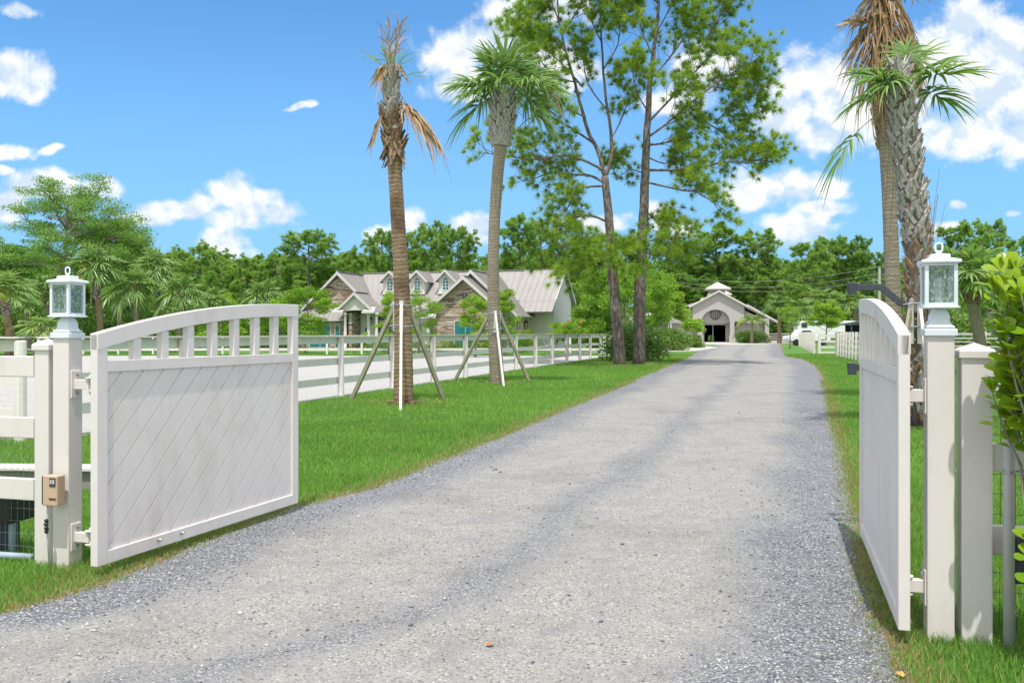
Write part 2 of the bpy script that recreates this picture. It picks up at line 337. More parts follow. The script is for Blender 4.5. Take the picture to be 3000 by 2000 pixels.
# ---------------- grass ----------------
MT['grass']=foliage('grass_blade',(.055,.19,.022),(.31,.52,.10),.4,.5,(.42,.36,.16),.25)
def blades(name,P,hh,ww,seed,five=True,dry=None):
    g=np.random.default_rng(seed); n_=len(P); az=g.uniform(0,2*PI,n_); ln=hh*g.uniform(.55,1.25,n_); w=ww*g.uniform(.7,1.2,n_)
    dx=np.stack([np.cos(az),np.sin(az),np.zeros(n_)],1); la=g.uniform(0,2*PI,n_); lean=g.uniform(.15,.75,n_)*ln
    ld=np.stack([np.cos(la),np.sin(la),np.zeros(n_)],1); B=np.concatenate([P,np.zeros((n_,1))],1)
    up=np.array([0,0,1.])
    mid=B+ld*(lean*.3)[:,None]+up*(ln*.55)[:,None]; tip=B+ld*lean[:,None]+up*(ln*.95)[:,None]
    pt=.5+.5*np.sin(P[:,0]*2.1+np.sin(P[:,1]*1.4)*1.8)*np.sin(P[:,1]*1.2+np.sin(P[:,0]*.8)*2); pq=.5+.5*np.sin(P[:,0]*.55+P[:,1]*.35+1); rn=np.clip(g.uniform(0,.5,n_)+.25*pt+.15*pq,0,.88)
    if dry is not None: rn=np.where(g.uniform(0,1,n_)<dry,1.,rn)
    else: rn=np.where(g.uniform(0,1,n_)<.03,1.,rn)
    if five:
        V=np.stack([B-dx*(w/2)[:,None],B+dx*(w/2)[:,None],mid+dx*(w*.42)[:,None],mid-dx*(w*.42)[:,None],tip],1).reshape(-1,3)
        i=np.arange(n_)[:,None]*5
        T=np.concatenate([i+[0,1,2],i+[0,2,3],i+[3,2,4]],0); return V,T,np.repeat(rn,5)
    V=np.stack([B-dx*(w/2)[:,None],B+dx*(w/2)[:,None],tip],1).reshape(-1,3); i=np.arange(n_)[:,None]*3
    return V,i+[0,1,2],np.repeat(rn,3)
POSTS_XY=[]
def in_lawn(P):
    x,y=P[:,0],P[:,1]; ok=(x<Lx(y)-.03+.04*np.sin(y*9))|(x>Rx(y)+.03+.04*np.sin(y*11))
    fx=FA.x+(y-FA.y)*FD.x/FD.y
    arena=(y>13.1)&(y<61.5)&(x<fx+.2); ok&=~arena
    ok&=(np.abs(x)<y*.60+1.2)&(y>3.2)
    ok&=~((x-3.75)**2+(y-4.9)**2<.6**2); ok&=~((x+2.39)**2+(y-19.9)**2<.4**2)
    return ok
def edge_dist(P):
    x,y=P[:,0],P[:,1]; return np.minimum(np.abs(x-Lx(y)),np.abs(x-Rx(y)))
parts=[];off=0
for (y0,y1,den,hh,ww,five) in ((3.2,6.5,7500,.052,.0042,True),(6.5,10,4200,.052,.0055,True),(10,16,1900,.055,.008,True),(16,26,800,.06,.013,False),(26,42,330,.065,.022,False),(42,66,120,.075,.04,False)):
    xm=y1*.6+1.2; n_=int(2*xm*(y1-y0)*den); P=np.stack([rng.uniform(-xm,xm,n_),rng.uniform(y0,y1,n_)],1); P=P[in_lawn(P)]
    # keep it to what stands in front of the arena or beside the drive
    ed=edge_dist(P); keep=rng.uniform(0,1,len(P))<np.clip(ed*6+.25,0,1); P=P[keep]; ed=ed[keep]
    patch=.5+.5*np.sin(P[:,0]*1.7+np.sin(P[:,1]*1.1)*2)*np.sin(P[:,1]*.9+np.sin(P[:,0]*2.3))
    dry=np.clip(.6-ed*1.5*(.5+patch),0.02,.55)+.10*patch**3
    h2=1.12*hh*np.clip(.65+ed*1.2,.6,1.05)*(.8+.35*patch)
    V,T,rn=blades('g',P,h2,ww,int(y0*10),five,dry); parts.append((V,T+off,rn)); off+=len(V)
# straw and thatch along the gravel edge
_n=26000; _y=rng.uniform(0,1,_n)**1.5*26+3.2; _s=rng.uniform(0,1,_n)<.5; _o=rng.normal(.03,.07,_n); _x=np.where(_s,Lx(_y)-_o,Rx(_y)+_o); _k=np.abs(_x)<_y*.6+.5; _P=np.stack([_x[_k],_y[_k]],1)
V,T,rn=blades('g',_P,.034*(1+_P[:,1]*.02),.0045*(1+_P[:,1]*.05),991,True,np.full(len(_P),.62)); parts.append((V,T+off,rn)); off+=len(V)
gr=np_mesh('lawn_grass',np.concatenate([p[0] for p in parts]),np.concatenate([p[1] for p in parts]),MT['grass'],rnd=np.concatenate([p[2] for p in parts]))
tag(gr,'bright green mown grass covering the lawns beside the gravel drive','grass',kind='stuff')
print('grass faces',len(gr.data.polygons))
# loose stones on the gravel
n_=26000; yy=rng.uniform(0,1,n_)**1.6*16+3.0; xx=Lx(yy)+(Rx(yy)-Lx(yy))*rng.uniform(-.004,1.004,n_)
t=(xx-Lx(yy))/(Rx(yy)-Lx(yy)); wgt=np.clip(1.0-1.5*np.exp(-((t-.30)/.14)**2)-1.5*np.exp(-((t-.68)/.14)**2),.12,1); k=(rng.uniform(0,1,n_)<wgt)&(np.abs(xx)<yy*.6+.3); xx,yy=xx[k],yy[k]; n_=len(xx)
r=rng.gamma(3,.0013,n_)+.0022
ov=np.array([(1,0,0),(-1,0,0),(0,1,0),(0,-1,0),(0,0,1),(0,0,-1)],float); of=np.array([(0,2,4),(2,1,4),(1,3,4),(3,0,4),(2,0,5),(1,2,5),(3,1,5),(0,3,5)])
dark_=0;sc3=rng.uniform(.6,1.25,(n_,1,3)); an=rng.uniform(0,PI,n_); vv_=ov[None]*sc3*r[:,None,None]*np.array([1.2,1,.7])
ca,sa=np.cos(an)[:,None],np.sin(an)[:,None]; V=np.stack([vv_[:,:,0]*ca-vv_[:,:,1]*sa+xx[:,None],vv_[:,:,0]*sa+vv_[:,:,1]*ca+yy[:,None],vv_[:,:,2]+.008+r[:,None]*.3],2)
V+=rng.normal(0,1,V.shape)*r[:,None,None]*.12
n=NM('loose_stone'); a=n.n('ShaderNodeAttribute'); a.attribute_name='rnd'; n.set(Base_Color=n.mix(n.map(a.outputs['Fac'],.85,.95),n.mix(a.outputs['Fac'],(.10,.11,.14),(.36,.37,.40)),(.62,.61,.60)),Roughness=.85); MT['stone_l']=n.m
gs=np_mesh('loose_gravel',V.reshape(-1,3),(of[None]+np.arange(n_)[:,None,None]*6).reshape(-1,3),MT['stone_l'],rnd=np.repeat(rng.uniform(0,1,n_),6))
tag(gs,'loose grey stone chips lying on the gravel driveway','gravel',kind='stuff')
WH=MT['white']
# ================= entrance gate leaves =================
def clip(poly,x0,x1,z0,z1):
    def cl(P,f,g):
        o=[]
        for i in range(len(P)):
            a,b=P[i],P[(i+1)%len(P)]; fa,fb=f(a),f(b)
            if fa>=0: o.append(a)
            if (fa>=0)!=(fb>=0): t=fa/(fa-fb); o.append((a[0]+(b[0]-a[0])*t,a[1]+(b[1]-a[1])*t))
        return o
    for f in (lambda p:p[0]-x0,lambda p:x1-p[0],lambda p:p[1]-z0,lambda p:z1-p[1]):
        poly=cl(poly,f,None)
        if len(poly)<3: return []
    return poly
LG=2.3; TH=.055
def top_z(s): return 1.545+.25*(1-(1-s/LG)**2.1)
def gate_leaf(hx,hy,fx,fy,label,mirror=1,z0=.075,lift=0):
    rz=math.atan2(fy-hy,fx-hx); g=empty('gate_leaf',(hx,hy,lift),rz,label,'gate')
    # local: x along the leaf, y across (camera side of the left leaf is -y)
    m=MB(); m.bb(0,.09,-TH/2,TH/2,z0,top_z(.0)-.004); m.build('hinge_stile',WH,g,bevel=.004)
    m=MB(); m.bb(LG-.09,LG,-TH/2,TH/2,z0,top_z(LG)-.102); m.build('free_stile',WH,g,bevel=.004)
    zb=z0+.085; z1=1.30; z2=1.375
    m=MB(); m.bb(.09,LG-.09,-TH/2+.001,TH/2-.001,z0,zb); m.build('bottom_rail',WH,g,bevel=.004)
    m=MB(); m.bb(.09,LG-.09,-TH/2+.001,TH/2-.001,z1,z2); m.build('middle_rail',WH,g,bevel=.004)
    m=MB(); K=28; P=[];Q=[]
    for i in range(K+1):
        s=LG*i/K; P.append((s if i else .0,top_z(s)))
    b=len(m.v); th=TH/2+.003
    lo=[(max(s,.0),top_z(s)-.105) for s,_ in P]
    ring=P+lo[::-1]; m.v=[(x,-th,z) for x,z in ring]+[(x,th,z) for x,z in ring]; n_=len(ring)
    for i in range(K): a,c=i,n_-1-i; m.f+= [(a,a+1,c-1,c),(n_+a,n_+c,n_+c-1,n_+a+1)]
    for i in range(n_): j=(i+1)%n_; m.f.append((i,j,n_+j,n_+i))
    m.build('arched_top_rail',WH,g,bevel=.004)
    for k in range(7):
        s=.30+k*(LG-.42)/7.0+.06
        m=MB(); m.bb(s-.035,s+.035,-TH/2+.004,TH/2-.004,z2,top_z(s-.035)-.1); m.build('baluster',WH,g,bevel=.003)
    m=MB(); x0,x1=.09,LG-.09; dx=.2; hh=z1-zb
    k=-8
    while k*dx<x1:
        a=x0+k*dx; g_=.005
        q=clip([(a+g_,zb),(a+dx-g_,zb),(a+dx-g_+hh,z1),(a+g_+hh,z1)],x0,x1,zb,z1)
        if len(q)>2: m.prism([(p[0],-.011,p[1]) for p in q],(0,.022,0))
        k+=1
    m.bb(x0,x1,-.004,.004,zb,z1)
    m.build('diagonal_board_panel',WH,g,bevel=.0015)
    for x in (.55,.78):
        MB().lathe((0,0,0),[(.011,0),(.011,.02),(.006,.03)],10).build('bolt',MT['steel'],g); o=g.children[-1] if g.children else None
        for o in g.children:
            if o.name.startswith('bolt') and o.location.length==0: o.rotation_euler=(R(90),0,0); o.location=(x,-TH/2,z0+.055)
    return g
gl=gate_leaf(-2.64,5.73,-1.883,7.9,'white arched gate leaf with diagonal boards, hinged on the post with the tan box')
gr_=gate_leaf(1.945,4.50,2.594,6.70,'white arched gate leaf seen nearly edge on, open right of the gravel drive')
# ================= gate posts, lanterns =================
TP=-R(16)
def post(name,corner,w,h,label,side,rz=TP,capover=.012,cat='post',cap='peak'):
    # corner = nearest corner in plan; side=+1 corner is the right front corner, -1 left front corner
    u=Vector((math.cos(rz),math.sin(rz),0)); v=Vector((-math.sin(rz),math.cos(rz),0)); c=Vector((corner[0],corner[1],0))-u*(w/2*side)+v*(w/2)
    e=empty(name,c,rz,label,cat)
    m=MB(); m.bb(-w/2,w/2,-w/2,w/2,-.02,h-.03); m.build('shaft',WH,e,bevel=.006)
    m=MB(); a=(w/2+capover)*math.sqrt(2)
    if cap=='peak': m.lathe((0,0,h-.045),[(a,0),(a,.034),(a*.93,.044),(.004,.075)],4,rot=PI/4)
    else: m.lathe((0,0,h-.035),[(a,0),(a,.03),(a*.96,.036),(.004,.038)],4,rot=PI/4)
    m.build('cap',WH if cap=='peak' else MT['lamp'],e,bevel=.003)
    return e
def bracket(e,z,dx,s):
    # strap hinge: plate on the post, arm and clevis towards the leaf
    m=MB(); m.bb(s*.0625,s*(.0625+.01),-.045,.045,z-.09,z+.09); pl=m.build('hinge_plate',WH,e,bevel=.003)
    m=MB(); m.bb(min(s*.07,s*(.07+dx)),max(s*.07,s*(.07+dx)),-.022,.022,z-.032,z+.032); m.build('hinge_arm',WH,pl,bevel=.003)
    m=MB(); c=s*(.07+dx)
    for q in (-.048,.04): m.lathe((c,0,z+q),[(.036,0),(.036,.008)],16)
    m.lathe((c,0,z-.065),[(.011,0),(.011,.13)],10); m.build('hinge_clevis',MT['steel'] if False else WH,pl,bevel=.001)
    for q in (-.06,.06): MB().bar((s*.072,0,z+q),(s*.085,0,z+q),.018,.018).build('bolt',MT['steel'],pl)
# left pair
pl_=post('gate_post',(-2.917,5.97),.127,1.55,'tall white lantern post with the small tan box fixed to it',1,cap='flat')
pr_=post('gate_post',(2.093,4.575),.127,1.57,'tall white lantern post hinging the gate leaf seen edge on',-1,cap='flat')
for z in (1.21,.20): bracket(pl_,z,.115,1)
for z in (1.23,.26): bracket(pr_,z,.085,-1)
sl_=post('fence_post',(-3.075,6.02),.115,1.48,'shorter white post with pyramid cap left of the lantern post with the tan box',1)
sr_=post('fence_post',(2.245,4.53),.14,1.47,'white post with pyramid cap dappled by leaf shadows, beside the grey pipe',-1)
def lantern(loc,rz,label):
    e=empty('post_lantern',loc,rz,label,'lantern'); LM=MT['lamp']; q=math.sqrt(2)
    m=MB(); m.lathe((0,0,0),[(.064*q,0),(.066*q,.006),(.052*q,.016),(.045*q,.036),(.045*q,.060),(.037*q,.082),(.026*q,.100)],4,rot=PI/4); m.build('pedestal',LM,e,bevel=.003)
    m=MB(); m.bb(-.086,.086,-.086,.086,.100,.108); m.bb(-.078,.078,-.078,.078,.108,.114); m.build('base_plate',LM,e,bevel=.002)
    z0,z1=.114,.325; w=.076; m=MB()
    for i in(-1,1):
        for j in(-1,1): m.bb(i*w-.009*(i>0)*2 if i>0 else -w, w if i>0 else -w+.018, j*w-.018 if j>0 else -w, w if j>0 else -w+.018,z0,z1)
    for (a,b,c,d) in ((-w+.018,w-.018,-w+.002,-w+.014),(-w+.018,w-.018,w-.014,w-.002),(-w+.002,-w+.014,-w+.018,w-.018),(w-.014,w-.002,-w+.018,w-.018)):
        m.bb(a,b,c,d,z0,z0+.012); m.bb(a,b,c,d,z1-.012,z1)
    m.build('frame',LM,e,bevel=.0015)
    for (a,b,c,d) in ((-w+.018,w-.018,-w+.006,-w+.009),(-w+.018,w-.018,w-.009,w-.006),(-w+.006,-w+.009,-w+.018,w-.018),(w-.009,w-.006,-w+.018,w-.018)):
        MB().bb(a,b,c,d,z0+.012,z1-.012).build('glass_pane',MT['seedy'],e)
    m=MB(); m.lathe((0,0,z1),[(.088*q,0),(.092*q,.004),(.092*q,.014),(.086*q,.018),(.05*q,.028),(.047*q,.028),(.047*q,.046),(.03*q,.05),(.012,.052)],4,rot=PI/4); m.build('roof',LM,e,bevel=.002)
    m=MB(); pts=[]
    zc=z1+.052
    m.lathe((0,0,zc-.002),[(.014,0),(.011,.012),(.006,.016)],12)
    for i in range(17):
        a=-PI/2+2*PI*i/16; pts.append((.017*math.copysign(abs(math.cos(a))**.6,math.cos(a)),0,zc+.032+.022*math.copysign(abs(math.sin(a))**.7,math.sin(a))))
    m.tube(pts,.0048,8,False); m.build('hanging_loop',LM,e,smooth=True)
    m=MB(); m.lathe((0,0,z0),[(.02,0),(.02,.05),(.024,.055),(.024,.085),(.018,.095),(.024,.1),(.028,.12),(.022,.135),(.008,.142)],16); m.build('bulb',MT['bulb'],e,smooth=True)
    return e
lantern(tuple(pl_.location[:2])+(1.555,),TP,'white metal lantern on the post beside the left gate leaf, seen corner on')
lantern(tuple(pr_.location[:2])+(1.575,),TP,'white metal lantern on the right gate post, its bulb visible, beside the booted palm')
# receiver box on the left post
e=empty('receiver_box',(-2.975,5.925,0),TP,'small tan radio receiver box with dark window fixed to the left gate post','box')
m=MB(); m.bb(-.062,.052,-.05,.022,.43,.625); m.build('housing',MT['tan'],e,bevel=.006)
m=MB(); m.bb(-.007,.042,-.0535,-.0495,.555,.613); m.build('window',MT['slate'],e,bevel=.002)
m=MB(); m.bb(-.001,.012,-.0555,-.0535,.575,.601); m.bb(.018,.034,-.0555,-.0535,.575,.601); m.build('key_block',MT['conduit'],e)
m=MB(); m.bb(-.074,-.060,-.045,.03,.435,.62); m.build('back_plate',MT['slate'],e,bevel=.002)
m=MB()
for k in range(6): m.bb(-.01+k*.009,-.005+k*.009,-.0525,-.0495,.472,.478)
m.bb(-.012,.047,-.0515,-.0495,.468,.4705); m.bb(-.012,.047,-.0515,-.0495,.4795,.482); m.build('embossed_strip',MT['mulch'],e)
m=MB(); m.tube([(-.05,-.02,.43),(-.048,-.022,.36),(-.052,-.018,.3),(-.05,-.02,.2),(-.04,-.01,.0)],.006,8)
m.build('cable',MT['conduit'],e,smooth=True)
m=MB()
for z in (.33,.305,.28,.26): m.ico((-.05,-.03,z),.017,1,1,.9,.25)
m.build('cable_gland',MT['black'],e,smooth=True)
# charcoal brackets behind the right leaf
def latch(z0,pts,label,d):
    e=empty('latch_arm',(px(1957,d),d,0),0,label,'bracket')
    m=MB(); m.lathe((0,0,z0-.045),[(.026*1.41,0),(.031*1.41,.088),(.029*1.41,.092)],4,rot=PI/4); m.build('end_block',MT['slate'],e,bevel=.003)
    m=MB()
    for a,b in zip(pts,pts[1:]): m.bar(a,b,.03,.05)
    m.build('arm',MT['slate'],e,bevel=.003)
d_=7.05
latch(hz(663,d_),[(.02,0,hz(660,d_)),(px(2022,d_)-px(1957,d_),-.02,hz(660,d_)),(px(2066,d_)-px(1957,d_),-.05,hz(700,d_))],'charcoal steel arm with square end block rising above the arched gate leaf, bent downward',d_)
latch(hz(847,d_),[(.02,0,hz(844,d_)),(px(2010,d_)-px(1957,d_),-.02,hz(844,d_))],'charcoal steel block on a short straight arm, low behind the right gate leaf',d_)
# ================= front fence rails beside the gate posts =================
def wire_panel(x0,x1,z0,z1,step,name,par,y=.05,r=.0016,mat=None,jitter=.006):
    m=MB(); k=0; x=x0
    while x<=x1:
        m.tube([(x+random.uniform(-jitter,jitter),y,z0+(z1-z0)*t/4) for t in range(5)],r,3,False); x+=step[0]
    z=z0
    while z<=z1:
        m.tube([(x0+(x1-x0)*t/6,y+.003,z+random.uniform(-jitter,jitter)) for t in range(7)],r,3,False); z+=step[1]
    return m.build(name,mat or MT['steel'],par)
fe=empty('rail_fence',(-3.19,6.08,0),TP,'white vinyl rail fence with wire mesh at the left frame edge','fence')
for i,(a,b) in enumerate(((1.255,1.395),(.845,.985),(.43,.575))): MB().bb(-2.6,0,-.02,.02,a,b).build('rail',WH,fe,bevel=.006)
wire_panel(-2.6,0,.02,.95,(.05,.085),'wire_mesh',fe)
fe=empty('rail_fence',(2.385,4.56,0),TP,'white vinyl rail fence with wire mesh running right from the leaf shadowed post','fence')
for i,(a,b) in enumerate(((1.255,1.395),(.855,.995),(.44,.585))): MB().bb(0,3.6,.0,.04,a,b).build('rail',WH,fe,bevel=.006)
wire_panel(0,3.4,.03,1.25,(.075,.1),'wire_mesh',fe,mat=MT['black'],y=.07)
MB().bb(1.2,1.327,-.06,.06,0,1.45).build('post',WH,fe,bevel=.006)
e=empty('conduit_pipe',(2.42,4.42,0),0,'grey vertical conduit pipe clamped beside the leaf shadowed white post','pipe')
MB().tube([(0,0,-.02),(0,0,1.02),(0,.01,1.16)],.026,16).build('tube',MT['conduit'],e,smooth=True)
MB().tube([(-.01,0,.875),(.075,-.01,.885)],.006,8).lathe((0,0,.868),[(.031,0),(.031,.016)],16).build('pipe_clamp',MT['steel'],e)
MB().bb(-.035,.035,-.03,.03,1.14,1.22).build('junction_head',MT['slate'],e,bevel=.006)
MB().bb(.03,.075,-.01,.08,.33,.56).build('side_box',MT['slate'],e,bevel=.004)
# gate operator behind the left fence
e=empty('gate_operator',(-3.62,6.38,0),R(-10),'black gate motor housing with grey pipes behind the wire mesh at the left edge','motor')
MB().bb(-.42,.22,-.14,.16,.24,.47).build('housing',MT['black'],e,bevel=.02)
MB().bb(-.30,-.22,-.02,.06,.0,.38).bb(-.02,.12,.0,.08,0,.38).build('pedestal',MT['slate'],e,bevel=.006)
m=MB(); m.tube([(-.12,-.16,.3),(-.13,-.16,.14),(-.06,-.16,.05),(.1,-.16,.035),(.4,-.16,.03)],.026,12); m.tube([(.17,-.06,.4),(.17,-.06,0)],.024,12); m.build('conduit',MT['rope'],e,smooth=True)
# timber sleeper bordering the arena corner grass
e=empty('timber_edging',(-4.6,9.0,0),R(-3),'low grey weathered timber edging seen through the wire mesh at the left','edging')
MB().bb(-3.,1.6,-.09,.09,0,.2).build('sleeper',plain('weathered_timber',(.26,.25,.235),.9,0,4,.25,bs=20,bst=.5,vs=(.2,3,3)),e,bevel=.01)
MB().bb(-3.05,1.65,-.13,.13,.2,.235).build('cap_board',MT['wood_white'],e,bevel=.005)
# ================= arena fence =================
WW=MT['wood_white']
def board_fence(P0,P1,name,label,spacing,boards,postw,ph,cap=True,side=1,round_=True,group=None,sag=.006,thick=.038,bm_=WW,pm=WW,ts=None):
    a=Vector((*P0,0)); b=Vector((*P1,0)); Ln=(b-a).length; rz=math.atan2(b.y-a.y,b.x-a.x)
    e=empty(name,a,rz,label,'fence',group)
    ts=ts or [i*spacing for i in range(int(Ln/spacing+.5)+1)]
    for t in ts:
        m=MB(); w=postw*random.uniform(.94,1.06)
        if round_: m.lathe((t,-side*postw*.5,-.03),[(w*.56,0),(w*.55,ph*.5),(w*.52,ph-.02+random.uniform(0,.02)),(w*.4,ph)],10)
        else: m.bb(t-w/2,t+w/2,-side*postw*.5-w/2,-side*postw*.5+w/2,-.03,ph)
        m.build('post',pm,e,smooth=False,bevel=.004 if not round_ else 0)
    for (z,h) in boards:
        for i in range(len(ts)-1):
            d0=random.uniform(-sag,sag); d1=random.uniform(-sag,sag); t0,t1=ts[i]+.002,ts[i+1]-.002
            y0=side*.001; y1=side*(thick+random.uniform(0,.004))
            vs=[(t0,y0,z-h+d0),(t1,y0,z-h+d1),(t1,y0,z+d1),(t0,y0,z+d0),(t0,y1,z-h+d0),(t1,y1,z-h+d1),(t1,y1,z+d1),(t0,y1,z+d0)]
            MB().add(vs,[(0,1,2,3),(4,7,6,5),(0,4,5,1),(3,2,6,7),(0,3,7,4),(1,5,6,2)]).build('board',bm_,e)
    if cap:
        t0,t1=ts[0],ts[-1]; MB().bb(t0,t1,min(-side*postw,side*.05),max(-side*postw,side*.05),ph+.002,ph+.022).build('cap_board',WW,e)
    return e
BD=((1.455,.165),(.945,.165),(.475,.165))
p0=fl(2.1)
ts=[2.17+3.54*k-2.1 for k in range(-0,3)]
# posts measured along the run
tt=[]
for (x,y) in ((776.5,910.2),(896,890.7),(989.8,876.2),(1064.3,864.5),(1126,855.8),(1181,848.7),(1226.6,842),(1265,836),(1298.6,831.3),(1328.6,827.6),(1353,826),(1377,824),(1398,821.6)):
    d=D(y); r=(x-CX)/F; t=(r*FA.y-FA.x)/(FD.x-r*FD.y); tt.append(t)
tt=[0.05,3.3]+[t for t in tt if t>5]
board_fence(tuple(fl(0)),tuple(fl(45)),'arena_fence','long white board fence running from behind the left gate leaf past both braced palms',3,BD,.15,1.47,True,1,True,ts=sorted(tt))
board_fence((-24.,13.0),(-6.95,13.0),'arena_fence','white board fence across the near end of the sand arena, at the left frame edge',3.4,BD,.15,1.47,True,1,True)
board_fence((-40,64),(7.0,64.2),'arena_fence','low white two board fence along the far side of the arena',2.45,((1.32,.12),(.47,.17)),.13,1.30,True,1,False,sag=.004)
# mesh gate and paddock panels behind the fence end
e=empty('mesh_gate',(px(1385,62),62,0),R(-8),'white framed wire mesh gate behind the far end of the arena fence','gate')
m=MB()
for (a,b,c,d) in ((0,3.6,1.3,1.38),(0,3.6,.05,.12),(0,.08,.05,1.38),(3.52,3.6,.05,1.38),(0,3.6,.72,.78)): m.bb(a,b,-.03,.03,c,d)
m.build('frame',WH,e); wire_panel(.08,3.52,.12,1.3,(.1,.1),'wire_mesh',e,y=0,r=.004,jitter=.001)
# ================= white vinyl paddock fences on the right =================
BR=((1.47,.14),(1.10,.14),(.72,.14),(.34,.14))
board_fence((18.1,46.5),(21.7,60.2),'paddock_fence','nearest white vinyl paddock fence, showing past the edge of the right gate leaf',1.75,BR,.13,1.6,False,-1,False,sag=0,thick=.04,bm_=WH,pm=WH)
e=empty('paddock_gate',(px(1880,66),66,0),R(-6),'white four bar paddock gate standing open across the grass right of the drive','gate')
for z in (1.42,1.02,.6,.2): MB().bb(0,3.1,-.03,.03,z-.16,z).build('rail',WH,e)
for x in (0.06,2.35): MB().bb(x-.1,x+.1,-.045,.045,.02,1.5).build('upright',WH,e)
e=tag(MB().bb(px(1927,60.2)-.2,px(1927,60.2)+.35,60.0,60.35,0,1.62).lathe((px(1927,60.2)+.075,60.17,1.62),[(.32,0),(.32,.05),(.02,.1)],4,rot=PI/4).build('gate_post',WH,bevel=.01),'thick white vinyl post between the paddock gate and the nearest paddock fence','post')
board_fence((22.2,66.5),(38,121),'paddock_fence','white vinyl paddock fence receding toward the horse trailer, right of the drive',2.4,BR,.13,1.62,False,-1,False,sag=0,thick=.04,bm_=WH,pm=WH)
board_fence((px(1990,62),62),(px(2380,50),50),'paddock_fence','white rail fence crossing behind the right lantern and the booted palm',2.4,((1.55,.14),(1.28,.1),(1.05,.08),(.80,.1),(.4,.14)),.14,1.62,False,1,False,sag=0,thick=.04,bm_=WH,pm=WH)
board_fence((px(1765,150),150),(px(1830,146),146),'paddock_fence','distant white rail fence between the barn and the small bare tree',2.4,BR,.14,1.6,False,1,False,sag=0,thick=.05,bm_=WH,pm=WH)
# ---------------- stone veneer, seams ----------------
n=NM('ledge_stone'); sv=n.vec((1,1,1)); 
ab=n.n('ShaderNodeSeparateXYZ',{0:n.tc.outputs['Object']}); cx_=n.n('ShaderNodeCombineXYZ',{0:n.math('ADD',ab.outputs[0],ab.outputs[1]),1:ab.outputs[2]}).outputs[0]
wob=n.n('ShaderNodeVectorMath',{0:cx_,1:n.n('ShaderNodeVectorMath',{0:n.n('ShaderNodeTexNoise',{'Vector':cx_,'Scale':1.3}).outputs['Color'],1:(.25,.12,0)},operation='MULTIPLY').outputs[0]},operation='ADD').outputs[0]
br=n.n('ShaderNodeTexBrick',{'Vector':wob,'Scale':1.,'Brick Width':.62,'Row Height':.115,'Mortar Size':.010,'Mortar Smooth':.3,'Bias':-.1,'Color1':(.0,.0,.0,1),'Color2':(1,1,1,1),'Mortar':(.5,.5,.5,1)}); br.offset=.37; br.squash=1.35; br.squash_frequency=3
sc_=n.n('ShaderNodeSeparateColor',{0:br.outputs['Color']}).outputs[0]
rmp=n.n('ShaderNodeValToRGB',{0:sc_}); cr=rmp.color_ramp
for i,(p_,c_) in enumerate(((0,(.20,.155,.125)),(.25,(.60,.55,.48)),(.45,(.34,.25,.20)),(.6,(.76,.70,.63)),(.8,(.58,.33,.21)),(1,(.66,.55,.43)))):
    el=cr.elements[i] if i<2 else cr.elements.new(p_)
    el.position=p_; el.color=(*c_,1)
col=n.mix(br.outputs['Fac'],rmp.outputs[0],(.07,.06,.05)); ns_=n.noise(1.2,3); col=n.mix(n.map(ns_,.4,.7,0,.5),col,(.50,.27,.17),'MIX') if False else col
col=n.mix(n.map(n.noise(9,4),.4,.7,0,.25),col,(.25,.2,.17)); col=n.mix(n.map(n.noise(.5,2),.5,.65,0,.28),col,(.50,.30,.19))
n.set(Base_Color=col,Roughness=.95); n.bump(n.math('ADD',n.math('SUBTRACT',1.,br.outputs['Fac']),n.math('MULTIPLY',sc_,.8)),1.,.05); MT['stone']=n.m
# ================= house =================
HU=(.963,-.269); HRZ=math.atan2(-.269,.963)
house=empty('stone_and_stucco_house',(-15.2,80,0),HRZ,'large single storey house with stone gables, taupe metal roof and dormers behind the arena','house')
def seam_slope(m,ms,a,b,c,d,n_,th=.12,sw=.035,sh=.05):
    """roof plane quad a,b (eave) c,d (ridge: c above b, d above a); seams run eave to ridge"""
    a,b,c,d=map(Vector,(a,b,c,d)); nr=(b-a).cross(d-a).normalized()
    if nr.z<0: nr=-nr
    m.add([a,b,c,d,a-nr*th,b-nr*th,c-nr*th,d-nr*th],[(0,1,2,3),(7,6,5,4),(0,4,5,1),(1,5,6,2),(2,6,7,3),(3,7,4,0)])
    for i in range(n_+1):
        t=(i+.0)/n_; p=a.lerp(b,t)+nr*sh*.4; q=d.lerp(c,t)+nr*sh*.4; ms.bar(p,q,sw,sh,up=nr)
def gable_roof(name,parent,x0,x1,xm,ze,zr,y0,y1,ns_=10,only=None,ridge_cap=True,eo=.35,mat='roof',trim=True):
    """ridge along y at x=xm; eaves at x0,x1"""
    m=MB();ms=MB(); s0=(zr-ze)/(xm-x0); s1=(zr-ze)/(x1-xm)
    seam_slope(m,ms,(x1+eo,y0,ze-eo*s1),(x1+eo,y1,ze-eo*s1),(xm,y1,zr),(xm,y0,zr),ns_)
    seam_slope(m,ms,(x0-eo,y1,ze-eo*s0),(x0-eo,y0,ze-eo*s0),(xm,y0,zr),(xm,y1,zr),ns_)
    r=m.build(name,MT[mat],parent); 
    ms.v and ms.build('standing_seam',MT[mat],r)
    MB().bar((xm,y0-.02,zr+.04),(xm,y1,zr+.04),.26,.05).build('ridge_cap',MT[mat],r)
    if trim:
        t=MB()
        for xe,s_ in ((x1+eo,s1),(x0-eo,s0)):
            ze_=ze-eo*s_; t.prism([(xe,y0-.02,ze_+.02),(xm,y0-.02,zr+.02),(xm,y0-.02,zr-.26),(xe,y0-.02,ze_-.20)],(0,-.07,0))
        t.build('rake_trim',MT['trim'],r)
        g=MB()
        for xe,s_ in ((x1+eo,s1),(x0-eo,s0)): g.bar((xe,y0,ze-eo*s_-.07),(xe,y1,ze-eo*s_-.07),.12,.13)
        g.build('gutter',MT['trim'],r)
    return r
